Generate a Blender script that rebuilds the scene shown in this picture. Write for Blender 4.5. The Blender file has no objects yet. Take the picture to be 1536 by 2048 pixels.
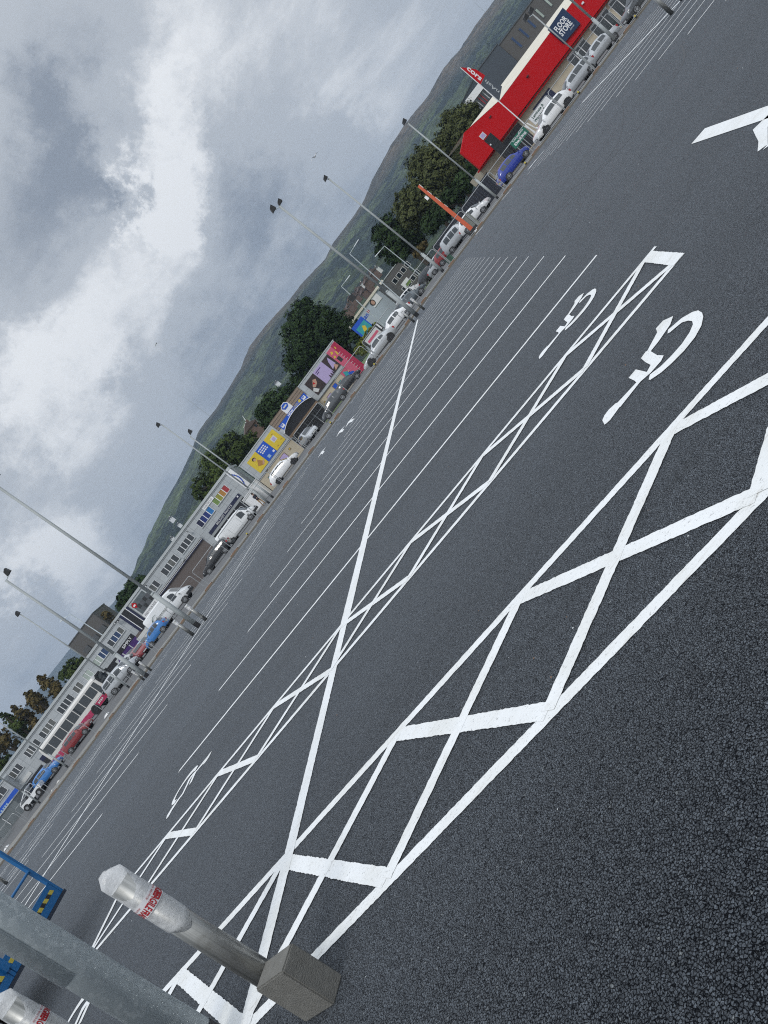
import bpy, bmesh, math, random
from math import sin, cos, pi, radians
from mathutils import Vector, Matrix, noise
rnd = random.Random(7)
scene = bpy.context.scene
COL = scene.collection

# ------------------------------------------------------------------ survey of the photograph
# camera constants solved from the parking bay lines; used to turn measured sightings into real positions
FL, PITCH, ROLL, H = 1624.55, 0.13785006, -0.93067971, 1.54248
YAW, CX = -0.27605815, 3.4405822
fw = Vector((0, cos(PITCH), -sin(PITCH))); rt = Vector((1, 0, 0)); up = rt.cross(fw)
r2 = cos(ROLL)*rt + sin(ROLL)*up; u2 = -sin(ROLL)*rt + cos(ROLL)*up
EYE = Vector((0, 0, H))
def ray(u, v): return fw + r2*((u-768)/FL) - u2*((v-1024)/FL)
def at(u, v, Y): d = ray(u, v); return EYE + d*(Y/d.y)
def onz(u, v, z=0.0): d = ray(u, v); return EYE + d*((z-H)/d.z)
def bay(x, y, z=0.0):
    c, s = cos(YAW), sin(YAW)
    return Vector(((x-CX)*c - y*s, (x-CX)*s + y*c, z))
def lerp(a, b, t): return a+(b-a)*t
def interp(x, xs, ys):
    if x <= xs[0]: return ys[0]
    for i in range(len(xs)-1):
        if x <= xs[i+1]: return lerp(ys[i], ys[i+1], (x-xs[i])/(xs[i+1]-xs[i]))
    return ys[-1]
def kerbY(X): return interp(X, [-110, -75, -42.7, 10.4, 41.5, 90], [86, 80, 74.9, 63.9, 59.5, 55])
def smooth(t): t = max(0, min(1, t)); return t*t*(3-2*t)
RX = [-60, -50, -40, -36, -30, -24, -17, -12, -4, 5, 40, 90]
RZ = [1.45, 1.40, 1.15, .98, .85, .70, .50, .36, .20, .13, .12, .10]
def gz(X, Y):
    k = kerbY(X)
    if Y < k: return 0.0
    return .09 + (interp(X, RX, RZ)-.09)*smooth((Y-k)/13.0)

# ------------------------------------------------------------------ materials
MATS = {}
def newmat(name):
    m = bpy.data.materials.new(name); m.use_nodes = True
    return m, m.node_tree.nodes, m.node_tree.links, m.node_tree.nodes['Principled BSDF']
def pm(name, col, rough=.6, metal=0, var=.12, scale=3.0, spec=.5, coat=0, bump=0, bscale=40, alpha=None, trans=0):
    if name in MATS: return MATS[name]
    m, n, l, b = newmat(name)
    b.inputs['Roughness'].default_value = rough; b.inputs['Metallic'].default_value = metal
    b.inputs['Specular IOR Level'].default_value = spec; b.inputs['Coat Weight'].default_value = coat
    b.inputs['Coat Roughness'].default_value = .06
    if trans: b.inputs['Transmission Weight'].default_value = trans
    if alpha is not None: b.inputs['Alpha'].default_value = alpha
    tc = n.new('ShaderNodeTexCoord')
    if var:
        nz = n.new('ShaderNodeTexNoise'); nz.inputs['Scale'].default_value = scale; nz.inputs['Detail'].default_value = 6
        l.new(tc.outputs['Object'], nz.inputs['Vector'])
        mx = n.new('ShaderNodeMix'); mx.data_type = 'RGBA'
        mx.inputs[6].default_value = (*[c*(1-var) for c in col], 1); mx.inputs[7].default_value = (*[min(1, c*(1+var)) for c in col], 1)
        l.new(nz.outputs['Fac'], mx.inputs[0]); l.new(mx.outputs[2], b.inputs['Base Color'])
    else: b.inputs['Base Color'].default_value = (*col, 1)
    if bump:
        nb = n.new('ShaderNodeTexNoise'); nb.inputs['Scale'].default_value = bscale; nb.inputs['Detail'].default_value = 5
        l.new(tc.outputs['Object'], nb.inputs['Vector'])
        bp = n.new('ShaderNodeBump'); bp.inputs['Strength'].default_value = bump; bp.inputs['Distance'].default_value = .02
        l.new(nb.outputs['Fac'], bp.inputs['Height']); l.new(bp.outputs['Normal'], b.inputs['Normal'])
    MATS[name] = m; return m
def mathn(n, l, op, a, b=None, clamp=False):
    k = n.new('ShaderNodeMath'); k.operation = op; k.use_clamp = clamp
    for i, x in enumerate((a, b)):
        if x is None: continue
        if hasattr(x, 'links'): l.new(x, k.inputs[i])
        else: k.inputs[i].default_value = x
    return k.outputs[0]
def mixc(n, l, f, a, b):
    k = n.new('ShaderNodeMix'); k.data_type = 'RGBA'
    for i, x in ((0, f), (6, a), (7, b)):
        if hasattr(x, 'links'): l.new(x, k.inputs[i])
        elif i == 0: k.inputs[0].default_value = x
        else: k.inputs[i].default_value = (*x, 1)
    return k.outputs[2]
def ramp(n, l, f, lo, hi):
    k = n.new('ShaderNodeMapRange'); k.interpolation_type = 'SMOOTHSTEP'
    k.inputs['From Min'].default_value = lo; k.inputs['From Max'].default_value = hi
    l.new(f, k.inputs['Value']); return k.outputs['Result']
def tnoise(n, l, vec, scale, detail=4, rough=.55):
    k = n.new('ShaderNodeTexNoise'); k.inputs['Scale'].default_value = scale; k.inputs['Detail'].default_value = detail
    k.inputs['Roughness'].default_value = rough; l.new(vec, k.inputs['Vector']); return k.outputs['Fac']

def mat_tarmac():
    m, n, l, b = newmat('tarmac')
    g = n.new('ShaderNodeNewGeometry').outputs['Position']
    wz = n.new('ShaderNodeTexNoise'); wz.inputs['Scale'].default_value = 130; wz.inputs['Detail'].default_value = 3; l.new(g, wz.inputs['Vector'])
    wa = n.new('ShaderNodeVectorMath'); wa.operation = 'MULTIPLY_ADD'; l.new(wz.outputs['Color'], wa.inputs[0]); wa.inputs[1].default_value = (.011, .011, .011); l.new(g, wa.inputs[2])
    v = n.new('ShaderNodeTexVoronoi'); v.inputs['Scale'].default_value = 92; l.new(wa.outputs[0], v.inputs['Vector'])
    v2 = n.new('ShaderNodeTexVoronoi'); v2.feature = 'DISTANCE_TO_EDGE'; v2.inputs['Scale'].default_value = 92; l.new(wa.outputs[0], v2.inputs['Vector'])
    sep = n.new('ShaderNodeSeparateColor'); l.new(v.outputs['Color'], sep.inputs[0])
    stone = mixc(n, l, ramp(n, l, sep.outputs[0], 0, 1), (.050, .059, .071), (.122, .142, .166))
    pale = mixc(n, l, ramp(n, l, sep.outputs[1], .985, 1.0), stone, (.22, .24, .25))
    v3 = n.new('ShaderNodeTexVoronoi'); v3.feature = 'DISTANCE_TO_EDGE'; v3.inputs['Scale'].default_value = 175; l.new(wa.outputs[0], v3.inputs['Vector'])
    gap = ramp(n, l, v2.outputs['Distance'], .03, .23)
    gap = mathn(n, l, 'MULTIPLY', gap, mathn(n, l, 'ADD', mathn(n, l, 'MULTIPLY', ramp(n, l, v3.outputs['Distance'], .02, .25), .55), .45))
    c = mixc(n, l, gap, (.0025, .003, .0045), pale)
    # lanes left by the paver run along the bays, plus soft patches and scuffs
    mp = n.new('ShaderNodeMapping'); mp.inputs['Rotation'].default_value = (0, 0, -YAW); mp.inputs['Scale'].default_value = (.018, .42, 1)
    l.new(g, mp.inputs['Vector'])
    lane = tnoise(n, l, mp.outputs[0], 1.0, 5, .6)
    patch = tnoise(n, l, g, .22, 5, .6)
    fine = tnoise(n, l, g, 14, 6, .7)
    k = mathn(n, l, 'ADD', mathn(n, l, 'MULTIPLY', lane, 1.5), mathn(n, l, 'MULTIPLY', patch, .55))
    k = mathn(n, l, 'ADD', k, mathn(n, l, 'MULTIPLY', fine, .55))
    k = mathn(n, l, 'ADD', k, -.22)
    # worn drive aisles read a touch greyer
    sp = n.new('ShaderNodeSeparateXYZ'); mq = n.new('ShaderNodeMapping'); mq.inputs['Rotation'].default_value = (0, 0, -YAW); l.new(g, mq.inputs['Vector']); l.new(mq.outputs[0], sp.inputs[0])
    yw = mathn(n, l, 'ADD', sp.outputs[1], mathn(n, l, 'MULTIPLY', tnoise(n, l, g, .5, 3), .25))
    fr = mathn(n, l, 'ABSOLUTE', mathn(n, l, 'SUBTRACT', mathn(n, l, 'FRACT', mathn(n, l, 'DIVIDE', yw, 3.9)), .5))
    seam = mathn(n, l, 'MULTIPLY', ramp(n, l, fr, .485, .5), ramp(n, l, patch, .35, .6))
    k = mathn(n, l, 'MULTIPLY', k, mathn(n, l, 'SUBTRACT', 1.0, mathn(n, l, 'MULTIPLY', seam, .30)))
    drip = ramp(n, l, tnoise(n, l, g, .9, 8, .75), .66, .76)
    k = mathn(n, l, 'MULTIPLY', k, mathn(n, l, 'SUBTRACT', 1.0, mathn(n, l, 'MULTIPLY', drip, .28)))
    hsv = n.new('ShaderNodeVectorMath'); hsv.operation = 'SCALE'; l.new(c, hsv.inputs[0]); l.new(k, hsv.inputs['Scale'])
    l.new(hsv.outputs[0], b.inputs['Base Color'])
    b.inputs['Roughness'].default_value = .50; b.inputs['Specular IOR Level'].default_value = .16; b.inputs['Sheen Weight'].default_value = .40; b.inputs['Sheen Roughness'].default_value = .30; b.inputs['Sheen Tint'].default_value = (.9, .95, 1, 1)
    l.new(mathn(n, l, 'MULTIPLY', gap, .26), b.inputs['Specular IOR Level'])
    bp = n.new('ShaderNodeBump'); bp.inputs['Strength'].default_value = .42; bp.inputs['Distance'].default_value = .005
    hgt = mathn(n, l, 'ADD', gap, mathn(n, l, 'MULTIPLY', sep.outputs[2], .6))
    l.new(hgt, bp.inputs['Height']); l.new(bp.outputs['Normal'], b.inputs['Normal'])
    return m
def mat_paint():
    m, n, l, b = newmat('road_paint')
    g = n.new('ShaderNodeNewGeometry').outputs['Position']
    a = tnoise(n, l, g, 2.3, 6, .65); f = tnoise(n, l, g, 70, 4, .7)
    mp = n.new('ShaderNodeMapping'); mp.inputs['Scale'].default_value = (3, 30, 1); mp.inputs['Rotation'].default_value = (0, 0, .9)
    l.new(g, mp.inputs['Vector']); st = tnoise(n, l, mp.outputs[0], 1.0, 6, .7)
    c = mixc(n, l, ramp(n, l, a, .35, .75), (.80, .82, .83), (.70, .71, .69))
    c = mixc(n, l, mathn(n, l, 'MULTIPLY', ramp(n, l, st, .54, .72), ramp(n, l, a, .42, .6)), c, (.50, .475, .43))
    c = mixc(n, l, mathn(n, l, 'MULTIPLY', ramp(n, l, f, .58, .70), .8), c, (.22, .22, .22))
    l.new(c, b.inputs['Base Color']); b.inputs['Roughness'].default_value = .55
    bp = n.new('ShaderNodeBump'); bp.inputs['Strength'].default_value = .5; bp.inputs['Distance'].default_value = .004
    l.new(f, bp.inputs['Height']); l.new(bp.outputs['Normal'], b.inputs['Normal'])
    return m
def mat_galv():
    m, n, l, b = newmat('galvanised_steel')
    tc = n.new('ShaderNodeTexCoord').outputs['Object']
    v = n.new('ShaderNodeTexVoronoi'); v.inputs['Scale'].default_value = 42; v.inputs['Randomness'].default_value = 1
    d = n.new('ShaderNodeVectorMath'); d.operation = 'ADD'
    nz = n.new('ShaderNodeTexNoise'); nz.inputs['Scale'].default_value = 30; l.new(tc, nz.inputs['Vector'])
    sc = n.new('ShaderNodeVectorMath'); sc.operation = 'SCALE'; sc.inputs['Scale'].default_value = .03; l.new(nz.outputs['Color'], sc.inputs[0])
    l.new(tc, d.inputs[0]); l.new(sc.outputs[0], d.inputs[1]); l.new(d.outputs[0], v.inputs['Vector'])
    s = n.new('ShaderNodeSeparateColor'); l.new(v.outputs['Color'], s.inputs[0])
    big = tnoise(n, l, tc, 3, 5)
    c = mixc(n, l, ramp(n, l, s.outputs[0], .55, 1.0), (.50, .56, .585), (.64, .70, .72))
    c = mixc(n, l, mathn(n, l, 'MULTIPLY', ramp(n, l, big, .4, .7), .5), c, (.44, .495, .52))
    l.new(c, b.inputs['Base Color']); b.inputs['Metallic'].default_value = .2; b.inputs['Roughness'].default_value = .5
    return m
def mat_panels():
    m, n, l, b = newmat('grey_cladding')
    tc = n.new('ShaderNodeTexCoord').outputs['Object']
    s = n.new('ShaderNodeSeparateXYZ'); l.new(tc, s.inputs[0])
    cmb = n.new('ShaderNodeCombineXYZ'); l.new(s.outputs[0], cmb.inputs[0]); l.new(s.outputs[2], cmb.inputs[1])
    br = n.new('ShaderNodeTexBrick'); br.offset = 0; br.inputs['Scale'].default_value = 1
    br.inputs['Brick Width'].default_value = 1.32; br.inputs['Row Height'].default_value = 1.05
    br.inputs['Mortar Size'].default_value = .022; br.inputs['Color1'].default_value = (.40, .43, .45, 1); br.inputs['Color2'].default_value = (.46, .49, .51, 1)
    br.inputs['Mortar'].default_value = (.22, .24, .26, 1); l.new(cmb.outputs[0], br.inputs['Vector'])
    nz = tnoise(n, l, tc, .7, 5)
    l.new(mixc(n, l, mathn(n, l, 'MULTIPLY', nz, .35), br.outputs['Color'], (.34, .36, .37)), b.inputs['Base Color'])
    b.inputs['Roughness'].default_value = .45
    return m
def mat_slats(name, c1, c2, pitch, axis=2):
    m, n, l, b = newmat(name)
    tc = n.new('ShaderNodeTexCoord').outputs['Object']
    s = n.new('ShaderNodeSeparateXYZ'); l.new(tc, s.inputs[0])
    fr = mathn(n, l, 'FRACT', mathn(n, l, 'DIVIDE', s.outputs[axis], pitch))
    c = mixc(n, l, ramp(n, l, fr, .72, .86), c1, c2)
    l.new(mixc(n, l, mathn(n, l, 'MULTIPLY', tnoise(n, l, tc, 2.2, 6), .5), c, [x*.6 for x in c1]), b.inputs['Base Color'])
    b.inputs['Roughness'].default_value = .7
    return m
def mat_leaf(name, c1, c2, c3):
    m, n, l, b = newmat(name)
    tc = n.new('ShaderNodeNewGeometry').outputs['Position']
    oi = n.new('ShaderNodeTexWhiteNoise'); oi.noise_dimensions = '3D'
    sn = n.new('ShaderNodeVectorMath'); sn.operation = 'SNAP'; sn.inputs[1].default_value = (.35, .35, .35); l.new(tc, sn.inputs[0]); l.new(sn.outputs[0], oi.inputs['Vector'])
    c = mixc(n, l, ramp(n, l, tnoise(n, l, tc, .45, 4), .35, .65), c1, c2)
    c = mixc(n, l, mathn(n, l, 'MULTIPLY', oi.outputs['Value'], .55), c, c3)
    l.new(c, b.inputs['Base Color']); b.inputs['Roughness'].default_value = .7; b.inputs['Specular IOR Level'].default_value = .08
    return m
def mat_hill(name, wood, grass, heath, zlo, zhi):
    m, n, l, b = newmat(name)
    g = n.new('ShaderNodeNewGeometry').outputs['Position']
    s = n.new('ShaderNodeSeparateXYZ'); l.new(g, s.inputs[0])
    big = tnoise(n, l, g, .0052, 6, .6); mid = tnoise(n, l, g, .022, 6, .65); fine = tnoise(n, l, g, .09, 7, .75)
    c = mixc(n, l, ramp(n, l, mathn(n, l, 'ADD', big, mathn(n, l, 'MULTIPLY', mathn(n, l, 'SUBTRACT', mid, .5), 1.0)), .46, .56), wood, grass)
    hz = mathn(n, l, 'ADD', s.outputs[2], mathn(n, l, 'MULTIPLY', mathn(n, l, 'SUBTRACT', mid, .5), 90))
    c = mixc(n, l, ramp(n, l, hz, zlo, zhi), c, heath)
    dk = mixc(n, l, ramp(n, l, fine, .35, .7), [x*.45 for x in wood], [x*1.5 for x in wood])
    c = mixc(n, l, mathn(n, l, 'MULTIPLY', ramp(n, l, mid, .40, .58), .6), c, dk)
    spk = n.new('ShaderNodeVectorMath'); spk.operation = 'SCALE'; l.new(c, spk.inputs[0]); l.new(mathn(n, l, 'ADD', mathn(n, l, 'MULTIPLY', ramp(n, l, fine, .34, .66), .9), .5), spk.inputs['Scale']); c = spk.outputs[0]
    l.new(c, b.inputs['Base Color']); b.inputs['Roughness'].default_value = .95; b.inputs['Specular IOR Level'].default_value = .1
    bp = n.new('ShaderNodeBump'); bp.inputs['Strength'].default_value = 1; bp.inputs['Distance'].default_value = 7
    l.new(fine, bp.inputs['Height']); l.new(bp.outputs['Normal'], b.inputs['Normal'])
    return m

M = dict(tarmac=mat_tarmac(), paint=mat_paint(), galv=mat_galv(), panels=mat_panels())
def P(name, *a, **k):
    M[name] = pm(name, *a, **k); return M[name]
P('white', (.78, .79, .80), .45, var=.06); P('offwhite', (.60, .61, .60), .5, var=.1); P('black', (.012, .013, .016), .5, var=.2)
P('navy', (.012, .016, .055), .45, var=.15); P('shopblack', (.014, .014, .018), .25, var=.3, scale=.8); P('cream', (.50, .44, .33), .7, var=.12, scale=.9)
P('grey', (.30, .32, .33), .55); P('lgrey', (.46, .49, .50), .5, var=.08); P('dgrey', (.085, .09, .10), .6, var=.2); P('red', (.47, .004, .008), .5, var=.10, scale=.5, spec=.2)
P('glass', (.018, .024, .030), .06, var=.4, scale=1.2, spec=.8); P('carglass', (.020, .028, .034), .05, var=.3, spec=.9)
P('glassblue', (.02, .05, .13), .10, var=.4, scale=1.0); P('glasspale', (.36, .42, .38), .15, var=.4, scale=.9)
P('tyre', (.014, .014, .015), .75); P('rim', (.42, .43, .44), .35, metal=.7); P('rimdark', (.05, .05, .055), .35, metal=.6); P('plastic', (.025, .026, .028), .55)
P('lamp', (.70, .72, .74), .12, spec=.8); P('tail', (.36, .012, .014), .2, spec=.8); P('plate', (.62, .56, .20), .5); P('orange', (.50, .075, .014), .5)
P('concrete', (.165, .163, .15), .9, var=.28, scale=24, bump=.5, bscale=160); P('kerb', (.16, .145, .12), .85, var=.25, scale=1.5); P('stainless', (.40, .40, .375), .30, metal=.75, var=.16, scale=5)
P('blue', (.012, .13, .34), .4, var=.18, scale=6); P('hazyellow', (.56, .46, .07), .5); P('hazblack', (.02, .02, .02), .5); P('wood', (.19, .13, .085), .8, var=.3)
P('brick', (.13, .085, .07), .9, var=.3, scale=.6); P('roofred', (.10, .072, .064), .85, var=.3, scale=.4); P('bark', (.060, .048, .036), .9, var=.3, bump=.6, bscale=8)
P('road', (.115, .118, .122), .85, var=.18, scale=.5); P('verge', (.085, .070, .048), .95, var=.4, scale=.9); P('grassm', (.085, .13, .032), .9, var=.4, scale=1.1); P('pave', (.22, .215, .20), .9, var=.2, scale=.7)
P('skin', (.50, .30, .22), .6); P('tan', (.36, .23, .12), .8); P('jacket', (.018, .02, .035), .8); P('hair', (.02, .014, .01), .7)
P('clay', (.19, .12, .08), .9, var=.3); P('feather', (.72, .72, .72), .7); P('lift_trim', (.02, .03, .05), .5)
P('royal', (.010, .085, .50), .4, var=.1); P('yellow', (.66, .50, .035), .5, var=.06); P('lilac', (.44, .36, .60), .6, var=.05); P('photo_dark', (.035, .022, .022), .5, var=.7, scale=1.6)
P('pink', (.56, .10, .17), .55, var=.12); P('magenta', (.40, .016, .065), .5, var=.1); P('teal', (.03, .32, .34), .4, var=.3); P('signgreen', (.012, .16, .10), .5, var=.1); P('dkgreen', (.01, .07, .05), .5)
P('purple', (.05, .016, .13), .4, var=.3); P('slate', (.10, .095, .095), .6, var=.12, scale=.5); P('slate2', (.062, .075, .095), .55, var=.12, scale=.5); P('brickdark', (.125, .105, .098), .85, var=.16, scale=1.1)
P('navyblue', (.010, .030, .085), .45, var=.1); P('roofcream', (.66, .62, .52), .6, var=.16, scale=.7); P('wgreen', (.16, .25, .07), .3); P('wolive', (.27, .27, .04), .3); P('wochre', (.40, .20, .05), .3); P('wred', (.33, .035, .04), .3); P('wblue', (.02, .16, .42), .3); P('wdblue', (.015, .03, .16), .3)
P('tyrepic', (.10, .12, .13), .4, var=.5, scale=2.2); P('greencab', (.03, .09, .06), .6); P('greycab', (.20, .22, .20), .6); P('mesh_wire', (.40, .42, .43), .5, metal=.5)
M['woodslat'] = mat_slats('wood_slats', (.26, .20, .15), (.05, .04, .03), .34)
M['darkslat'] = mat_slats('dark_fence_slats', (.022, .026, .040), (.008, .009, .014), .5, 0)
M['palisade'] = mat_slats('palisade_slats', (.36, .40, .42), (.10, .11, .12), .22, 0)
M['leaf_dark'] = mat_leaf('leaf_dark', (.012, .026, .010), (.030, .056, .018), (.045, .072, .026))
M['leaf_mid'] = mat_leaf('leaf_mid', (.026, .046, .012), (.060, .088, .022), (.085, .11, .032))
M['leaf_olive'] = mat_leaf('leaf_olive', (.030, .040, .014), (.078, .092, .034), (.11, .12, .05))
M['leaf_autumn'] = mat_leaf('leaf_autumn', (.060, .052, .018), (.12, .092, .034), (.16, .12, .055))
M['leaf_hedge'] = mat_leaf('leaf_hedge', (.07, .10, .018), (.15, .17, .035), (.20, .20, .06))
M['hill'] = mat_hill('hill_vegetation', (.022, .036, .032), (.125, .165, .066), (.15, .115, .075), 128, 166)
M['hillfar'] = mat_hill('far_hill_vegetation', (.022, .036, .034), (.04, .06, .036), (.05, .055, .045), 330, 420)
def mat_bag():
    m, n, l, b = newmat('plastic_wrap')
    tc = n.new('ShaderNodeTexCoord').outputs['Object']
    nz = tnoise(n, l, tc, 9, 5)
    b.inputs['Base Color'].default_value = (.80, .82, .84, 1); b.inputs['Roughness'].default_value = .32
    l.new(mathn(n, l, 'ADD', mathn(n, l, 'MULTIPLY', nz, .65), .22, True), b.inputs['Alpha'])
    bp = n.new('ShaderNodeBump'); bp.inputs['Strength'].default_value = .5; bp.inputs['Distance'].default_value = .02
    l.new(tnoise(n, l, tc, 22, 3), bp.inputs['Height']); l.new(bp.outputs['Normal'], b.inputs['Normal'])
    return m
P('galvdull', (.36, .39, .395), .55, var=.15, scale=2)
M['bag'] = mat_bag()
def mat_steel():
    m, n, l, b = newmat('steel_reflection_streaks')
    tc = n.new('ShaderNodeTexCoord').outputs['Object']
    mp = n.new('ShaderNodeMapping'); mp.inputs['Scale'].default_value = (38, 38, .9); l.new(tc, mp.inputs['Vector'])
    st = tnoise(n, l, mp.outputs[0], 1, 6, .6); sm = tnoise(n, l, tc, 6, 6, .65)
    c = mixc(n, l, ramp(n, l, st, .3, .7), (.23, .235, .225), (.47, .47, .45))  # upright streaks are reflections painted into the colour; the smudges below are dirt
    c = mixc(n, l, mathn(n, l, 'MULTIPLY', ramp(n, l, sm, .5, .72), .7), c, (.17, .165, .145))
    l.new(c, b.inputs['Base Color']); b.inputs['Metallic'].default_value = .75
    l.new(mathn(n, l, 'ADD', mathn(n, l, 'MULTIPLY', sm, .25), .22), b.inputs['Roughness'])
    return m
M['stainless'] = mat_steel()

# ------------------------------------------------------------------ mesh building
class MB:
    def __init__(s): s.v = []; s.f = []; s.m = []; s.mats = []
    def mi(s, mat):
        if isinstance(mat, str): mat = M[mat]
        if mat not in s.mats: s.mats.append(mat)
        return s.mats.index(mat)
    def add(s, vs, fs, mat):
        o = len(s.v); k = s.mi(mat)
        s.v += [tuple(p) for p in vs]
        for f in fs: s.f.append(tuple(i+o for i in f)); s.m.append(k)
        return s
    def box(s, x0, x1, y0, y1, z0, z1, mat):
        if x0 > x1: x0, x1 = x1, x0
        if y0 > y1: y0, y1 = y1, y0
        if z0 > z1: z0, z1 = z1, z0
        return s.add([(x0,y0,z0),(x1,y0,z0),(x1,y1,z0),(x0,y1,z0),(x0,y0,z1),(x1,y0,z1),(x1,y1,z1),(x0,y1,z1)],
              [(0,3,2,1),(4,5,6,7),(0,1,5,4),(1,2,6,5),(2,3,7,6),(3,0,4,7)], mat)
    def cyl(s, p0, p1, ra, rb, mat, n=12, cap=True):
        p0 = Vector(p0); p1 = Vector(p1); d = (p1-p0).normalized()
        a = d.orthogonal().normalized(); b = d.cross(a); vs = []
        for p, r in ((p0, ra), (p1, rb)):
            for i in range(n): t = 2*pi*i/n; vs.append(p+a*(r*cos(t))+b*(r*sin(t)))
        fs = [(i, (i+1) % n, n+(i+1) % n, n+i) for i in range(n)]
        if cap: fs += [tuple(range(n-1, -1, -1)), tuple(range(n, 2*n))]
        return s.add(vs, fs, mat)
    def tube(s, pts, r, mat, n=6):
        for a, b in zip(pts, pts[1:]): s.cyl(a, b, r, r, mat, n)
        return s
    def prism(s, poly, y0, y1, mat):          # polygon in x,z extruded along y
        n = len(poly)
        vs = [(x, y0, z) for x, z in poly]+[(x, y1, z) for x, z in poly]
        ar = sum(poly[i][0]*poly[(i+1) % n][1]-poly[(i+1) % n][0]*poly[i][1] for i in range(n))
        f = list(range(n)); g = [i+n for i in reversed(range(n))]
        if ar < 0: f.reverse(); g.reverse()
        sd = [(i, i+n, (i+1) % n+n, (i+1) % n) for i in range(n)]
        return s.add(vs, [tuple(f), tuple(g)]+sd, mat)
    def loft(s, rings, mat, close=True, cap=True):
        n = len(rings[0]); vs = [p for r in rings for p in r]; fs = []
        for k in range(len(rings)-1):
            for i in range(n if close else n-1):
                j = (i+1) % n; fs.append((k*n+i, k*n+j, (k+1)*n+j, (k+1)*n+i))
        if cap: fs += [tuple(reversed(range(n))), tuple((len(rings)-1)*n+i for i in range(n))]
        return s.add(vs, fs, mat)
    def build(s, name, parent=None, smooth=False, loc=None):
        me = bpy.data.meshes.new(name); me.from_pydata(s.v, [], s.f)
        for m in s.mats: me.materials.append(m)
        me.polygons.foreach_set('material_index', s.m)
        if smooth: me.polygons.foreach_set('use_smooth', [True]*len(s.f))
        me.update()
        bm = bmesh.new(); bm.from_mesh(me); bmesh.ops.recalc_face_normals(bm, faces=bm.faces); bm.to_mesh(me); bm.free()
        o = bpy.data.objects.new(name, me); COL.objects.link(o)
        if parent: o.parent = parent
        if loc is not None: o.location = loc
        return o
def tag(o, label=None, cat=None, group=None, kind=None):
    for k, v in (('label', label), ('category', cat), ('group', group), ('kind', kind)):
        if v: o[k] = v
    return o
def thing(name, label, cat, loc=(0, 0, 0), rz=0, group=None):
    o = bpy.data.objects.new(name, None); COL.objects.link(o); o.location = loc; o.rotation_euler = (0, 0, rz)
    o.empty_display_size = .2
    return tag(o, label, cat, group)
def copy_tree(o, parent=None):
    c = o.copy(); COL.objects.link(c)
    if parent: c.parent = parent
    for ch in list(o.children): copy_tree(ch, c)
    return c
def text_shape(s, bold=.0):
    cu = bpy.data.curves.new('lettering', 'FONT'); cu.body = s; cu.size = 1; cu.offset = bold; cu.resolution_u = 3
    o = bpy.data.objects.new('lettering', cu); COL.objects.link(o)
    bpy.context.view_layer.update()
    me = bpy.data.meshes.new_from_object(o.evaluated_get(bpy.context.evaluated_depsgraph_get()))
    vs = [tuple(v.co) for v in me.vertices]; fs = [tuple(p.vertices) for p in me.polygons]
    bpy.data.objects.remove(o); bpy.data.curves.remove(cu); bpy.data.meshes.remove(me)
    x0 = min(v[0] for v in vs); x1 = max(v[0] for v in vs); y0 = min(v[1] for v in vs); y1 = max(v[1] for v in vs)
    return [((v[0]-x0)/(x1-x0), (v[1]-y0)/(y1-y0)) for v in vs], fs
def text_on(mb, s, x0, x1, z0, z1, y, mat, bold=.0):
    vs, fs = text_shape(s, bold)
    mb.add([(x0+(x1-x0)*a, y, z0+(z1-z0)*b) for a, b in vs], fs, mat)

# ------------------------------------------------------------------ ground, kerb, road
def sheet(name, f, xs, ys, mat, kind='structure', smoothf=True):
    mb = MB(); n = len(ys); vs = [f(x, y) for x in xs for y in ys]
    fs = [(i*n+j, (i+1)*n+j, (i+1)*n+j+1, i*n+j+1) for i in range(len(xs)-1) for j in range(n-1)]
    mb.add(vs, fs, mat); o = mb.build(name, smooth=smoothf); tag(o, kind=kind); return o
xs = [-110+5*i for i in range(41)]
def strip(off0, off1, zf, ny=2):
    return (lambda x, t: (x, kerbY(x)+lerp(off0, off1, t), zf(x, kerbY(x)+lerp(off0, off1, t))))
ys = [i/10 for i in range(11)]
tag(sheet('car_park_tarmac', lambda x, t: (x, lerp(-25, kerbY(x), t), 0), xs, ys, 'tarmac', smoothf=False), kind='structure')
mb = MB()
for a, b in zip(xs, xs[1:]):
    ka, kb = kerbY(a), kerbY(b)
    mb.add([(a, ka, -.05), (b, kb, -.05), (b, kb, .10), (a, ka, .10), (a, ka+.16, .10), (b, kb+.16, .10), (b, kb+.16, -.05), (a, ka+.16, -.05)],
           [(0, 1, 2, 3), (3, 2, 5, 4), (4, 5, 6, 7)], 'kerb')
tag(mb.build('kerb'), kind='structure')
sheet('verge', strip(.16, 1.5, lambda x, y: gz(x, y)+.01), xs, ys, 'verge')
sheet('pavement', strip(1.5, 4.2, lambda x, y: gz(x, y)+.005), xs, ys, 'pave')
sheet('road', strip(4.2, 52, lambda x, y: gz(x, y)), xs, [i/26 for i in range(27)], 'road')
tag(MB().add([(-4000, -300, -.6), (4000, -300, -.6), (4000, 6000, -.6), (-4000, 6000, -.6)], [(0, 1, 2, 3)], 'grassm').build('ground'), kind='structure')
# road centre dashes near the side street
mb = MB()
for (u, v), (a, b) in (((842, 571), (853, 560)), ((858, 553), (868, 543)), ((834, 588), (838, 583))):
    p, q = at(u, v, 88), at(a, b, 92); p.z = gz(p.x, p.y)+.008; q.z = gz(q.x, q.y)+.008
    mb.add([p, q, q+Vector((.14, .02, 0)), p+Vector((.14, .02, 0))], [(0, 1, 2, 3)], 'paint')
tag(mb.build('road_markings'), kind='structure')
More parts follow.
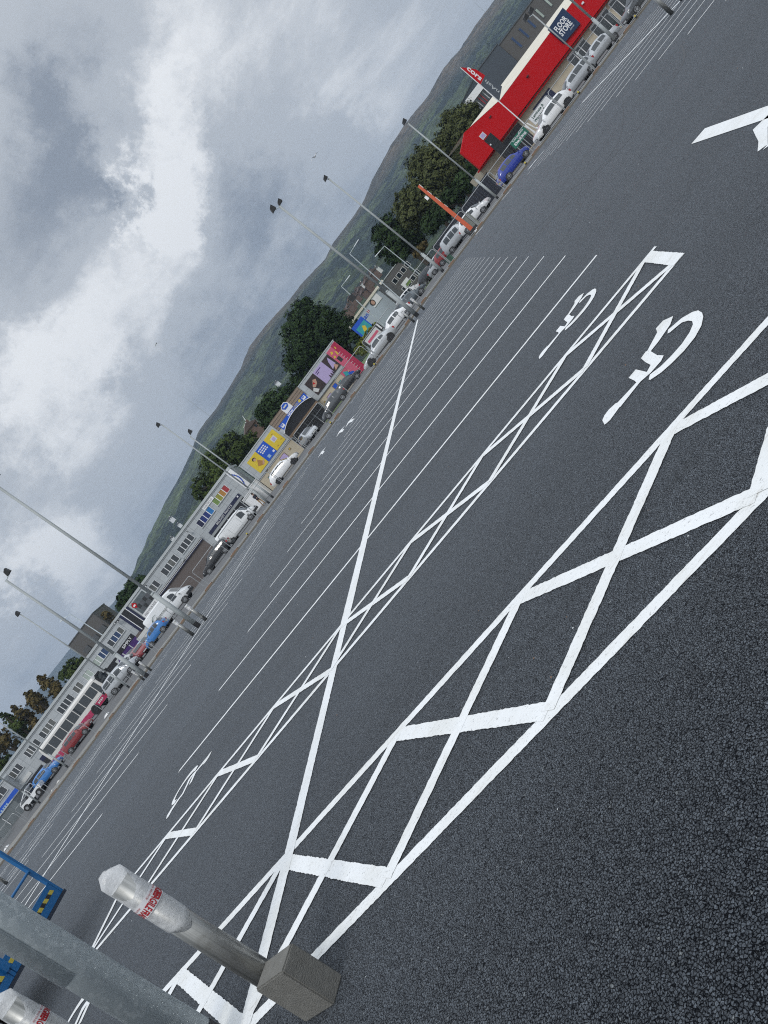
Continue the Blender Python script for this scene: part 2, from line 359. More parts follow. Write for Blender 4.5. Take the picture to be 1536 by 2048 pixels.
# grass verges
def patch(name, pts, Y0, mat='grassm'):
    mb = MB(); vs = []
    for u, v, Y in pts: p = at(u, v, Y); p.z = gz(p.x, p.y)+.02; vs.append(p)
    mb.add(vs, [tuple(range(len(vs)))], mat); tag(mb.build(name), kind='structure')

# ------------------------------------------------------------------ painted bay markings
ZP = .004
mk = MB()
NL = [0]
def rag(a, b, w, mb=None, z=ZP, keep=False):
    mb = mb or mk; NL[0] += 1; z = .004+(z-.004)*1.0+.00007*(NL[0] % 40)
    a = Vector((a[0], a[1])); b = Vector((b[0], b[1])); L = (b-a).length; d = (b-a)/L; mid = bay(*((a+b)/2)); w *= 1 if keep else lerp(1, 2.0, smooth((mid.length-10)/42)); nrm = Vector((-d.y, d.x))
    dist = min((Vector((bay(p.x, p.y).x, bay(p.x, p.y).y))).length for p in (a, (a+b)/2, b))
    step = .02 if dist < 8 else (.05 if dist < 14 else (.4 if dist < 30 else L/2))
    n = max(1, int(L/step)); jit = .0032 if dist < 14 else .002
    vs = []
    for i in range(n+1):
        p = a+d*(L*i/n)
        for s in (-1, 1):
            q = p+nrm*(s*(w/2+rnd.uniform(-jit, jit))); vs.append(bay(q.x, q.y, z))
    mb.add(vs, [(2*i, 2*i+1, 2*i+3, 2*i+2) for i in range(n)], 'paint')
HB = 4.66; Y0 = 10.328
for i in range(17):
    y = Y0+2.4*i; rag((-HB, y), (HB, y), .09)
S1N, S1F, S2N, S2F = 3.069, 4.326, 6.806, 7.844
# centre line, with its nearest run inside the hatched strip
rag((0, S1F), (0, S2N), .13); rag((0, S2N), (0, S2F), .13); rag((0, S2F), (0, 52.2), .12); rag((-.03, S1N), (0.0, S1F), .13, z=.0052)
def hatch(yn, yf, nodes, wide, narrow, zz):
    rag((-HB, yn), (HB, yn), .088); rag((-HB, yf), (HB+.08, yf), .085)
    for a, b in zip(nodes, nodes[1:]):
        rag((a, yf-.03), (b, yn+.03), narrow, z=zz); rag((b, yf-.03), (a, yn+.03), wide, z=zz+.0008)
k = [-4.66, -3.52, -2.42, -1.30, -.06, 1.15, 2.29, 3.52, 4.57]
hatch(S2N, S2F, k, .095, .09, .0048); hatch(S1N, S1F, k, .098, .10, .0048)
for yn, yf in ((S1N, S1F), (S2N, S2F)):
    rag((HB-.06, yn-.04), (HB-.03, yf), .12, z=.0072, keep=True); rag((-HB+.05, yn), (-HB+.05, yf), .10, z=.0072, keep=True)
# the other double rows of bays
def row(cx, half, y0, n, w=.09, centre=True, pitch=2.42):
    for i in range(n): rag((cx-half, y0+pitch*i), (cx+half, y0+pitch*i), w)
    if centre: rag((cx, y0-pitch), (cx, y0+pitch*(n-1)), .11)
row(-15.6, 4.8, 15.45, 15); row(-31.7, 4.75, 23.6, 12); row(15.3, 4.8, 15.6, 16); row(31.2, 4.75, 12, 15)
row(-47.4, 4.7, 27, 9)
# edge bays beside the kerb
for i in range(22):
    p = onz(330+24*i, 1292-32*i)
    k0 = kerbY(p.x)
    a = Vector((p.x, k0-.9)); b = Vector((p.x-2.1, k0-4.3)); 
    mk.add([(a.x, a.y, ZP), (a.x+.14, a.y, ZP), (b.x+.14, b.y, ZP), (b.x, b.y, ZP)], [(0, 1, 2, 3)], 'paint')
# aisle arrow, partly in the frame at the right
def poly(pts, mb, z=.005):
    mb.add([bay(x, y, z) for x, y in pts], [tuple(range(len(pts)))], 'paint')
poly([(6.14, 10.04), (6.33, 9.99), (6.21, 8.0), (6.19, 7.55), (6.0, 7.25), (6.02, 7.66)], mk)
poly([(5.94, 7.83), (5.83, 7.55), (5.75, 7.34), (5.62, 7.11), (5.67, 7.0), (5.9, 7.43), (6.0, 7.25), (6.19, 7.55), (6.08, 7.72)], mk)
poly([(6.0, 7.25), (6.19, 7.55), (6.55, 7.1), (6.02, 6.1), (5.62, 7.0), (5.67, 7.0)], mk, .0052)
# far aisle arrows
for u, v in ((683, 862), (702, 842), (645, 905), (1074, 318), (1240, 84)):
    p = onz(u, v)
    for dx in (0,):
        mk.add([(p.x-.1, p.y-1.6, ZP), (p.x+.1, p.y-1.6, ZP), (p.x+.1, p.y+.6, ZP), (p.x+.4, p.y+.6, ZP), (p.x, p.y+2.2, ZP), (p.x-.4, p.y+.6, ZP), (p.x-.1, p.y+.6, ZP)], [tuple(range(7))], 'paint')
# stop dashes by the kerb line
for u, v in ((832, 517), (795, 571), (958, 462), (1014, 388), (760, 669), (808, 508)):
    p = onz(u, v)
    mk.add([(p.x-.12, p.y-1.3, ZP), (p.x+.12, p.y-1.3, ZP), (p.x+.12, p.y+1.3, ZP), (p.x-.12, p.y+1.3, ZP)], [(0, 1, 2, 3)], 'paint')
tag(mk.build('bay_markings'), kind='structure')
HEAD = [(3.317,5.422),(3.307,5.315),(3.322,5.301),(3.355,5.288),(3.466,5.324),(3.474,5.409),(3.455,5.448),(3.399,5.474),(3.352,5.464)]
BODY = [(3.454,5.306),(3.466,5.422),(3.639,5.398),(3.643,5.464),(3.638,5.616),(3.71,5.619),(3.729,5.374),(3.78,5.415),(3.781,5.551),(3.791,5.704),(3.843,5.724),(3.857,5.708),(3.997,5.827),(4.021,5.923),(4.089,5.914),(4.139,5.789),(4.076,5.702),(3.941,5.646),(3.861,5.634),(3.854,5.451),(3.869,5.332),(3.83,5.294),(3.736,5.297),(3.655,5.34)]
WHEEL = [(4.011,5.601),(4.038,5.653),(4.14,5.586),(4.195,5.489),(4.214,5.412),(4.204,5.31),(4.18,5.233),(4.121,5.137),(4.04,5.078),(3.944,5.063),(3.842,5.087),(3.765,5.125),(3.698,5.193),(3.692,5.225),(3.724,5.279),(3.801,5.218),(3.886,5.196),(3.976,5.194),(4.062,5.233),(4.116,5.292),(4.135,5.351),(4.133,5.428),(4.11,5.514),(4.064,5.55),(4.025,5.574)]
def symbol(fx, dx, dy):
    mb = MB()
    for i, p in enumerate((HEAD, BODY, WHEEL)):
        mb.add([bay(x*fx+dx, (y if fx > 0 else 10.98-y)+dy, .005+.0007*i) for x, y in p], [tuple(range(len(p)))], 'paint')
    tag(mb.build('wheelchair_symbol'), kind='structure')
symbol(1, 0, 0); symbol(1, .02, 3.5); symbol(-1, .1, 3.5); symbol(-1, .1, .02)

# ------------------------------------------------------------------ tyre scuffs on the aisle
P('scuff', (.040, .044, .050), .55, var=.2)
mb = MB()
def scuff(pts, w):
    out = []
    for i in range(len(pts)-1):
        p0 = pts[max(0, i-1)]; p1 = pts[i]; p2 = pts[i+1]; p3 = pts[min(len(pts)-1, i+2)]
        for j in range(8):
            t = j/8; out.append(tuple(.5*((2*p1[k])+(-p0[k]+p2[k])*t+(2*p0[k]-5*p1[k]+4*p2[k]-p3[k])*t*t+(-p0[k]+3*p1[k]-3*p2[k]+p3[k])*t**3) for k in (0, 1)))
    out.append(pts[-1]); vs = []
    for i, p in enumerate(out):
        a = out[max(0, i-1)]; b = out[min(len(out)-1, i+1)]; d = Vector((b[0]-a[0], b[1]-a[1])).normalized()
        ww = w*rnd.uniform(.6, 1.2)
        for s in (-1, 1): vs.append(bay(p[0]-d.y*s*ww/2, p[1]+d.x*s*ww/2, .0022))
    mb.add(vs, [(2*i, 2*i+1, 2*i+3, 2*i+2) for i in range(len(out)-1)], 'scuff')
scuff([(10.1, 19.96), (8.95, 17.07), (8.02, 16.45), (7.17, 16.12), (6.58, 16.96), (5.72, 18.29), (5.07, 20.42)], .055)
scuff([(6.41, 21.4), (6.5, 18.8), (6.39, 16.99), (5.94, 16.81), (5.73, 15.52), (5.40, 14.86), (5.07, 14.39)], .03)
scuff([(9.6, 24), (7.7, 18.4), (6.9, 17.2), (6.2, 18.2), (5.4, 20.8)], .03)
tag(mb.build('tyre_marks'), kind='structure')

# ------------------------------------------------------------------ foreground: lamp column, bollards, lift
def bollard(label, loc, h=1.06, r=.058, block=None, seed=1, lean=0, detail=True, group=None):
    t = thing('wrapped_bollard', label, 'bollard', loc, 0, group)
    n = 28 if detail else 10
    MB().cyl((0, 0, 0), (0, 0, h-.03), r, r, 'stainless', n).build('post', t, smooth=False)
    for p in t.children[0].data.polygons: p.use_smooth = len(p.vertices) == 4
    rr = random.Random(seed); mb = MB(); rings = []
    hb = .36 if detail else .3
    zs = [h-hb, h-hb+.03, h-hb+.09, h-.19, h-.165, h-.12, h-.06, h-.02, h+.015]
    for i, z in enumerate(zs):
        f = (i/(len(zs)-1))
        fl = max(0, min(1, (z-(h-.085))/.085))        # pulled out to flat corners at the top
        ring = []
        for j in range(n):
            a = 2*pi*j/n; q = r*(1.07 if i else 1.03)
            if detail: q *= 1+.035*noise.noise(Vector((cos(a)*2.2, sin(a)*2.2, z*14+seed*5)))*(0.3 if 3 <= i <= 4 else 1.3)
            cq = math.copysign(abs(cos(a))**lerp(1, .55, fl), cos(a)); x = cq*q*lerp(1, 1.02, fl); y = sin(a)*q*lerp(1, .14, fl)
            zz = z + (fl*(.055*(1-(-.3-x/r)/.8) if x/r < -.3 else fl*(.055-.05*(x/r+.3)/1.3)) if detail else 0) + ((.030*sin(a*2+seed)) if i == 0 else 0)
            ca, sa = cos(.3), sin(.3)
            ring.append((x*ca-y*sa, x*sa+y*ca, zz))
        rings.append(ring)
    bag = mb.loft(rings, 'bag', cap=True)
    b = bag.build('plastic_bag', t, smooth=True)
    # parcel tape round the bag
    tp = MB().cyl((0, 0, h-.21), (0, 0, h-.145), r*1.10, r*1.10, 'tape', n, cap=False)
    if detail:
        R = r*1.125
        def wrap(s, z0, z1, a0, a1, bold):
            vs, fs = text_shape(s, bold)
            tp.add([(R*sin(lerp(a1, a0, x)), -R*cos(lerp(a1, a0, x)), lerp(z1, z0, y)) for x, y in vs], fs, 'tapered')
        for q in range(4):
            o = q*2.4+1.02
            wrap('FRAGILE', h-.206, h-.170, o-.95, o+.45, .03); wrap('HANDLE WITH CARE', h-.162, h-.153, o-.5, o+.3, .0)
    tp.build('tape', t, smooth=False)
    if block: 
        mb = MB(); mb.prism([(0, 0)], 0, 0, 'concrete') if False else None
        x0, x1, y0, y1, hz, rot = block
        bm = bmesh.new(); bmesh.ops.create_cube(bm, size=1)
        for v in bm.verts: v.co = Vector((lerp(x0, x1, v.co.x+.5), lerp(y0, y1, v.co.y+.5), lerp(0, hz, v.co.z+.5)))
        bmesh.ops.bevel(bm, geom=bm.edges[:], offset=.007, segments=2, affect='EDGES')
        bmesh.ops.rotate(bm, verts=bm.verts, cent=(0, 0, 0), matrix=Matrix.Rotation(rot, 3, 'Z'))
        me = bpy.data.meshes.new('concrete_block'); bm.to_mesh(me); bm.free(); me.materials.append(M['concrete'])
        o = bpy.data.objects.new('concrete_block', me); COL.objects.link(o); o.parent = t
    return t
P('tape', (.74, .74, .76), .3, var=.05); P('tapered', (.42, .012, .02), .4, var=.05)
# block corners measured on its top: left (-1.99,3.373) front (-1.804,3.262) right (-1.759,3.353)
ang = math.atan2(3.262-3.373, -1.804+1.99)
BP = Vector((-1.985, 3.50, 0))
def loc2(p): 
    d = Vector((p[0]-BP.x, p[1]-BP.y)); c, s = cos(-ang), sin(-ang); return (d.x*c-d.y*s, d.x*s+d.y*c)
cl, cf, cr = loc2((-1.99, 3.373)), loc2((-1.804, 3.262)), loc2((-1.759, 3.353))
bollard('steel bollard with a concrete block at its foot and FRAGILE tape round its wrapped head', BP, 1.045, .058,
        (cl[0]-.01, cf[0]+.005, cf[1], cf[1]+.135, .275, ang), 1, group='bollards wrapped in plastic')
bollard('plastic wrapped bollard head with red tape cut off by the bottom corner of the photo', (-2.97, 3.86, 0), 1.06, .060, None, 3, group='bollards wrapped in plastic')

def lamp_column(label, base, h, r0=.095, r1=.06, split=2.4, heads=(), detail=False, group='lighting columns of the car park', foot=True):
    t = thing('lighting_column', label, 'lamp post', base, 0, group); n = 40 if detail else 10
    mb = MB(); gm = 'galv' if detail else 'galvdull'
    if foot: MB().cyl((0, 0, -.02), (0, 0, .30 if not detail else .17), r0*1.02, r0*1.02, 'black', n).build('foot', t)
    z0 = (.17 if detail else .30) if foot else 0
    mb.cyl((0, 0, z0), (0, 0, split), r0, r0*.99, gm, n); mb.cyl((0, 0, split), (0, 0, split+.12), r0*.99, r1, gm, n)
    mb.cyl((0, 0, split+.12), (0, 0, h), r1, r1*.82, gm, n)
    o = mb.build('shaft', t); 
    for p in o.data.polygons: p.use_smooth = len(p.vertices) == 4
    if detail:
        # access door cover wrapped round the lower shaft
        vs = []; R = r0+.007; a0, a1, N = radians(150), radians(285), 24
        for z in (.88, 2.3):
            for i in range(N+1): a = lerp(a0, a1, i/N); vs.append((R*cos(a), R*sin(a), z))
        for z in (.88, 2.3):
            for i in range(N+1): a = lerp(a0, a1, i/N); vs.append(((R-.005)*cos(a), (R-.005)*sin(a), z))
        k = N+1; fs = [(i, i+1, k+i+1, k+i) for i in range(N)]+[(i, 2*k+i, 2*k+i+1, i+1) for i in range(N)]+[(0, k, 3*k, 2*k), (N, 2*k+N, 3*k+N, k+N)]
        d = MB().add(vs, fs, 'galv').build('access_door', t)
        for p in d.data.polygons: p.use_smooth = abs(p.normal.z) < .2
    for (ox, oy, tilt) in heads:
        m2 = MB(); c = Vector((ox, oy, h+.12))
        m2.tube([(0, 0, h-.05), (ox*.7, oy*.7, h+.05), c], .028, 'galv', 6)
        m2.build('bracket', t)
        hd = MB(); s = .20
        q = [(-s, -.22), (s, -.30), (s, .10), (-s*.6, .26)]
        hd.loft([[(c.x-s, c.y-.18, c.z-.08), (c.x+s, c.y-.18, c.z-.02), (c.x+s, c.y+.18, c.z-.02), (c.x-s, c.y+.18, c.z-.08)],
                 [(c.x-s*.6, c.y-.2, c.z+.14+tilt), (c.x+s*.6, c.y-.2, c.z+.26+tilt), (c.x+s*.6, c.y+.2, c.z+.26+tilt), (c.x-s*.6, c.y+.2, c.z+.14+tilt)]], 'plastic')
        hd.build('floodlight', t)
    return t
lamp_column('thick galvanised column in the bottom left corner beside the block footed bollard', (-2.665, 3.9, 0), 9, .100, .07, 3.4, (), True)
def colbase(u, v): p = onz(u, v); return Vector((p.x, p.y, 0))
def colfix(u, v, Y): p = at(u, v, Y); return Vector((p.x, p.y, gz(p.x, p.y)))
def htop(base, u, v): return at(u, v, base.y).z-base.z
b1 = colbase(836, 632); lamp_column('tall galvanised column with two floodlights at the far end of the centre line', b1, htop(b1, 560, 411), .155, .10, 2.6, ((-.45, -.1, .1), (.25, .2, 0)))
b2 = colbase(399, 1253); lamp_column('tall galvanised column standing in front of the white van with the green C', b2, 11.2, .12, .078, 2.6, ((.3, 0, 0), (-.3, 0, 0)))
b3 = colbase(296, 1353); lamp_column('tall galvanised column in front of the grey people carrier', b3, htop(b3, 8, 1165), .165, .112, 2.8, ((.55, 0, .15),))
b5 = colfix(881, 538, 67.5); lamp_column('tall galvanised column left of the green cabinet by the kerb', b5, htop(b5, 660, 353), .14, .088, 2.3, ((-.15, 0, .05),))
b7 = colfix(1229, 77, 61.5); lamp_column('galvanised column crossing the navy floor shop sign', b7, 12, .13, .09, 2.5, ((.3, 0, 0),))
b8 = colfix(548, 996, 73.5); lamp_column('slim galvanised column between the crouching man and the white saloon', b8, htop(b8, 381, 871), .10, .07, 2.2, ((.35, 0, .1),))
b9 = colfix(537, 1005, 73.0); lamp_column('slim galvanised column right beside the crouching man', b9, htop(b9, 322, 850), .10, .07, 2.2, ((-.2, 0, .05),))
b10 = colfix(993, 394, 66.0); lamp_column('galvanised column left of the blue hatchback with a round topped head', b10, htop(b10, 815, 244), .10, .07, 2.4, ((-.1, 0, .05),))
b11 = colfix(1190, 138, 63.0); lamp_column('slim galvanised column with twin round floodlights in front of the red shop front', b11, htop(b11, 1056, 40), .08, .06, 2.0, ((-.55, 0, .1), (.15, .1, .1)))
b12 = colfix(253, 1371, 76.5); lamp_column('slim column with a dark pointed head right of the bus windscreen', b12, htop(b12, 36, 1235), .10, .07, 2.4, ((-.1, 0, .1),))
b13 = colfix(128, 1529, 79.0); lamp_column('slim column rising behind the bright blue hatchback', b13, 10, .10, .07, 2.2, ((.3, 0, 0),))
b14 = colfix(82, 1607, 80.0); lamp_column('slim column standing beside the white open buggy', b14, 10, .09, .07, 2.0, ((.3, 0, 0),))
b15 = colbase(1368, -4); lamp_column('column whose black foot shows at the top edge of the photo', b15, 10, .13, .085, 2.6, ((.3, 0, 0),))
near = {'far centre line column': [(849, 619), (829, 644)], 'column in front of the green C van': [(413, 1240), (387, 1270)], 'column by the grey people carrier': [(303, 1341), (289, 1360)]}
for nm, pr in near.items():
    for sd, (u, v) in zip(('right', 'left'), pr):
        p = onz(u, v); bollard('pale wrapped bollard just %s of the %s' % (sd, nm), (p.x, p.y, 0), 1.12, .085, None, 2, detail=False, group='bollards wrapped in plastic')
p = onz(1345, 28); bollard('wrapped bollard at the top edge of the photo among the far bay lines', (p.x, p.y, 0), 1.12, .075, None, 2, detail=False, group='bollards wrapped in plastic')
p = onz(15, 1767); bollard('wrapped bollard behind the blue platform lift at the left edge', (p.x, p.y, 0), 1.12, .085, None, 2, detail=False, group='bollards wrapped in plastic')

# blue platform lift
A = onz(125, 1781, .5); Bq = onz(22, 1966, .5)
d = (Bq-A); d.z = 0; d.normalize(); rzl = math.atan2(d.y, d.x)
t = thing('platform_lift', 'blue steel platform lift with black and yellow striped toe boards', 'platform lift', (A.x, A.y, 0), rzl)
# local: x runs towards the camera along the side, y to the machine's inside (left of picture)
sgn = -1
def LB(x0, x1, y0, y1, z0, z1, m, name): MB().box(x0, x1, sgn*y0, sgn*y1, z0, z1, m).build(name, t)
LB(-.02, 2.9, .03, 2.2, .47, .50, 'lift_trim', 'deck')
for x0, x1 in ((.03, 1.42), (1.50, 2.86)):
    tb = MB().box(x0, x1, 0, sgn*.028, .50, .715, 'blue').build('toe_board', t)
    st = MB(); x = x0+.05
    i = 0
    while x < x1-.12:
        st.prism([(x, .595), (x+.085, .595), (x+.115, .645), (x+.03, .645)], -sgn*.003, -sgn*.0005, 'hazyellow' if i % 2 == 0 else 'hazblack'); x += .085; i += 1
    st.build('hazard_stripe', tb)
LB(-.03, 2.9, -.014, .03, .455, .497, 'lift_trim', 'bottom_rail')
for x in (-.02, 1.44, 2.86): MB().box(x, x+.045, -sgn*.003, sgn*.045, .50, 1.62, 'blue').build('post', t)
MB().box(1.40, 1.52, -sgn*.03, sgn*.05, .60, .86, 'blue').build('hinge_plate', t)
for y in (.012, .05): MB().cyl((-.02, sgn*y, 1.0), (2.9, sgn*y, 1.0), .017, .017, 'blue', 10).build('mid_rail', t)
MB().cyl((-.02, sgn*.02, 1.6), (2.9, sgn*.02, 1.6), .022, .022, 'blue', 10).build('top_rail', t)
for y in (2.18,):
    for x in (0.0, 1.44, 2.86): MB().box(x, x+.045, sgn*(y-.04), sgn*y, .50, 1.62, 'blue').build('post', t)
ch = MB(); ch.box(.3, 1.8, sgn*1.35, sgn*2.1, .26, .47, 'dgrey'); ch.build('chassis', t)
for x in (.5, 1.6):
    for y in (1.4, 2.0): MB().cyl((x, sgn*(y-.06), .17), (x, sgn*(y+.06), .17), .17, .17, 'tyre', 18).build('wheel', t)


# ------------------------------------------------------------------ vehicles
def paintm(name, col, metal=0.0, rough=.28): return P(name, col, rough, metal=metal, var=.04, coat=.7)
paintm('car_silver', (.46, .48, .50), .35); paintm('car_white', (.74, .75, .76)); paintm('car_grey', (.085, .092, .10), .4); paintm('car_blue', (.012, .035, .30)); paintm('car_black', (.014, .015, .018))
paintm('car_azure', (.035, .19, .52)); paintm('car_red', (.22, .010, .012)); paintm('car_slate', (.10, .12, .135), .4); paintm('car_lightblue', (.30, .45, .60)); paintm('van_white', (.72, .74, .75), rough=.4); paintm('bus_pink', (.42, .02, .09)); paintm('bus_cream', (.70, .69, .66))
# stations: x (0 rear - 1 front), shoulder height, top height, top half width, all relative to length / height / half width
HATCH = [(0,.30,.44,.80),(.015,.52,.56,.86),(.04,.60,.66,.86),(.10,.62,.86,.72),(.17,.63,.955,.68),(.32,.63,1,.68),(.50,.62,.99,.68),(.60,.62,.94,.68),(.765,.60,.645,.84),(.90,.53,.57,.84),(.975,.45,.48,.80),(1,.28,.38,.74)]
SALOON = [(0,.32,.46,.80),(.015,.55,.60,.84),(.05,.60,.655,.84),(.15,.61,.67,.82),(.29,.62,.94,.66),(.42,.62,1,.66),(.55,.61,.98,.66),(.62,.61,.93,.67),(.77,.59,.63,.84),(.90,.52,.56,.84),(.975,.44,.47,.80),(1,.28,.38,.74)]
COUPE = [(0,.34,.46,.82),(.02,.56,.62,.84),(.08,.61,.68,.82),(.20,.63,.84,.70),(.34,.64,.97,.64),(.46,.63,1,.63),(.54,.62,.965,.64),(.68,.61,.66,.84),(.84,.55,.60,.86),(.96,.46,.50,.82),(1,.28,.40,.74)]
ESTATE = [(0,.30,.44,.80),(.012,.52,.56,.86),(.03,.60,.68,.86),(.07,.61,.92,.70),(.10,.62,.965,.69),(.32,.62,1,.68),(.50,.61,.99,.68),(.60,.61,.93,.68),(.755,.59,.635,.84),(.90,.52,.56,.84),(.975,.44,.47,.80),(1,.28,.38,.74)]
MPV = [(0,.26,.40,.82),(.012,.46,.50,.88),(.03,.54,.62,.86),(.06,.56,.90,.72),(.10,.57,.965,.70),(.35,.57,1,.69),(.58,.56,.97,.69),(.66,.56,.92,.70),(.83,.54,.60,.84),(.94,.46,.50,.82),(.985,.38,.42,.80),(1,.24,.34,.76)]
VAN = [(0,.20,.30,.90),(.005,.44,.96,.86),(.02,.45,.985,.86),(.30,.45,1,.86),(.60,.45,1,.86),(.70,.45,.97,.84),(.76,.45,.90,.82),(.875,.44,.55,.86),(.96,.38,.44,.84),(.99,.32,.38,.82),(1,.18,.28,.78)]
def make_vehicle(name, label, cat, mat, L, W, Ht, st, pos, rz, wb, r, side, screen, rear, group=None, zb=.16, bumpers=False, rimmat='rim', facing=1, lower=None):
    """side: list of (x0, x1) glass spans; screen / rear: (x_low, x_high) of windscreen and rear glass"""
    t = thing(name, label, cat, pos, rz + (0 if facing > 0 else pi), group)
    hw = W/2
    def ring(x):
        for i in range(len(st)-1):
            if x <= st[i+1][0]+1e-9: break
        a, b = st[i], st[i+1]; u = (x-a[0])/(b[0]-a[0]); zs, zt, wt = (lerp(a[k], b[k], u)*q for k, q in ((1, Ht), (2, Ht), (3, hw)))
        e = min(1, .80+.20*min(1, min(x, 1-x)/.10))           # plan taper at the ends
        z0 = zb*Ht*(1.0 if .05 < x < .95 else 1.25)
        zs = max(zs, z0+.08); zt = max(zt, zs+.01)
        return [(0, z0), (hw*.88*e, z0), (hw*.97*e, z0+.07*Ht), (hw*e, lerp(z0, zs, .55)), (hw*.965*e, zs), (lerp(hw*.965*e, wt, .5)*1.01, lerp(zs, zt, .52)), (wt*e, zt-.045*Ht*(1 if zt-zs > .2 else .3)), (wt*.86*e, zt-.012), (0, zt)]
    X = lambda x: (x-.5)*L
    rings = []
    xs_ = sorted(set([s[0] for s in st]+[.22, .26, .38, .44, .70, .80, .86]))
    for x in xs_:
        q = ring(x); rings.append([(X(x), y, z) for y, z in q]+[(X(x), -y, z) for y, z in q[-2:0:-1]])
    body = MB().loft(rings, mat).build('body', t, smooth=True)
    md = body.modifiers.new('edge', 'EDGE_SPLIT'); md.split_angle = radians(38)
    def pt(x, f, s, off=.012):
        q = ring(x); a, m_, b = q[4], q[5], q[6]
        y, z = (lerp(a[0], m_[0], f/.5), lerp(a[1], m_[1], f/.5)) if f < .5 else (lerp(m_[0], b[0], (f-.5)/.5), lerp(m_[1], b[1], (f-.5)/.5))
        return (X(x), s*(y+off), z)
    for s in (-1, 1):
        for (xa, xb, fa, fb) in side:
            N = 5; m2 = MB(); vs = []
            for i in range(N+1):
                x = lerp(xa, xb, i/N); 
                hi = min(fb, fb) if i not in (0, N) else fb*.97
                vs += [pt(x, .08, s), pt(x, .5, s), pt(x, hi, s)]
            fs = []
            for i in range(N):
                for k in range(2): fs.append((3*i+k, 3*i+3+k, 3*i+4+k, 3*i+1+k))
            m2.add(vs, fs, 'carglass').build('side_window', t)
    def glass(nm, xa, xb):
        m2 = MB(); vs = []
        for i in range(4):
            x = lerp(xa, xb, i/3); q = ring(x)
            for y in (-.90, -.5, 0, .5, .90): vs.append((X(x)+(.012 if nm == 'windscreen' else -.012), q[7][0]*y/.86*.97, q[7][1]+.022 if abs(y) > .7 else q[8][1]+.016))
        m2.add(vs, [(5*i+k, 5*i+5+k, 5*i+6+k, 5*i+1+k) for i in range(3) for k in range(4)], 'carglass').build(nm, t, smooth=True)
    if screen: glass('windscreen', *screen)
    if rear: glass('rear_window', *rear)
    xf = X(.5)+wb[1]*L; xr = X(.5)+wb[0]*L
    for xw in (xf, xr):
        for s in (-1, 1):
            yo = s*hw*.985
            MB().cyl((xw, yo-s*.06, r*1.02), (xw, yo+s*.004, r*1.02), r*1.19, r*1.19, 'plastic', 20).build('wheel_arch', t)
            wl = MB().cyl((xw, yo-s*.18, r), (xw, yo+s*.010, r), r, r, 'tyre', 22).cyl((xw, yo+s*.010, r), (xw, yo+s*.016, r), r*.97, r*.80, 'tyre', 22).build('wheel', t)
            m2 = MB().cyl((xw, yo+s*.012, r), (xw, yo+s*.019, r), r*.68, r*.64, 'rimdark', 18)
            for k in range(7):
                a = 2*pi*k/7; m2.cyl((xw+cos(a)*r*.1, yo+s*.022, r+sin(a)*r*.1), (xw+cos(a)*r*.66, yo+s*.022, r+sin(a)*r*.66), r*.10, r*.075, rimmat, 4)
            m2.cyl((xw, yo+s*.016, r), (xw, yo+s*.03, r), r*.17, r*.15, rimmat, 10)
            for k in range(18):
                a, b = 2*pi*k/18, 2*pi*(k+1)/18
                m2.cyl((xw+cos(a)*r*.67, yo+s*.02, r+sin(a)*r*.67), (xw+cos(b)*r*.67, yo+s*.02, r+sin(b)*r*.67), r*.045, r*.045, rimmat, 4, False)
            m2.build('rim', wl)
    q = ring(.975); qr = ring(.02)
    for s in (-1, 1):
        a, b = ring(.93), ring(.985)
        MB().loft([[(X(.93), s*a[3][0]*1.0, a[4][1]-.13), (X(.93), s*a[4][0]*1.01, a[4][1]-.01), (X(.93), s*a[4][0]*.86, a[4][1]+.005)],
                   [(X(.992), s*b[3][0]*.96, b[4][1]-.12), (X(.992), s*b[4][0]*.93, b[4][1]-.01), (X(.992), s*b[4][0]*.62, b[4][1]-.03)]], 'lamp').build('headlight', t)
        a, b = ring(.0), ring(.055); hh = ring(.03)
        MB().box(X(-.004), X(.045), s*hh[4][0]*.70, s*(hh[4][0]*1.02), hh[4][1]-.20, hh[4][1]-.01, 'tail').build('tail_light', t)
        mx = screen[0]-.015 if screen else .7
        mq = ring(mx); MB().loft([[(X(mx), s*(mq[4][0]), mq[4][1]+.03), (X(mx)+.06, s*mq[4][0], mq[4][1]+.03), (X(mx)+.06, s*mq[4][0], mq[4][1]+.10), (X(mx), s*mq[4][0], mq[4][1]+.10)],
             [(X(mx)-.02, s*(mq[4][0]+.19), mq[4][1]+.03), (X(mx)+.07, s*(mq[4][0]+.17), mq[4][1]+.03), (X(mx)+.07, s*(mq[4][0]+.17), mq[4][1]+.17), (X(mx)-.02, s*(mq[4][0]+.19), mq[4][1]+.17)]], mat if not bumpers else 'plastic').build('mirror', t)
        for xh in ([.36, .56] if len(side) > 1 else [.56]):
            h_ = ring(xh); MB().box(X(xh)-.09, X(xh)+.09, s*h_[4][0]*.99, s*(h_[4][0]*.99+.03), h_[4][1]-.12, h_[4][1]-.085, mat).build('door_handle', t)
        sl_ = ring(.5); MB().box(X(.22), X(.78), s*hw*.9, s*(hw*.985), zb*Ht-.03, zb*Ht+.05, 'plastic').build('sill', t)
    MB().box(X(1)-.03, X(1)+.014, -.36, .36, Ht*.22, Ht*.34, 'plastic').build('grille', t)
    MB().box(X(1)+.014, X(1)+.02, -.26, .26, Ht*.245, Ht*.245+.11, 'offwhite').build('number_plate', t)
    MB().box(X(0)-.02, X(0)-.012, -.26, .26, Ht*.36, Ht*.36+.11, 'plate').build('number_plate', t)
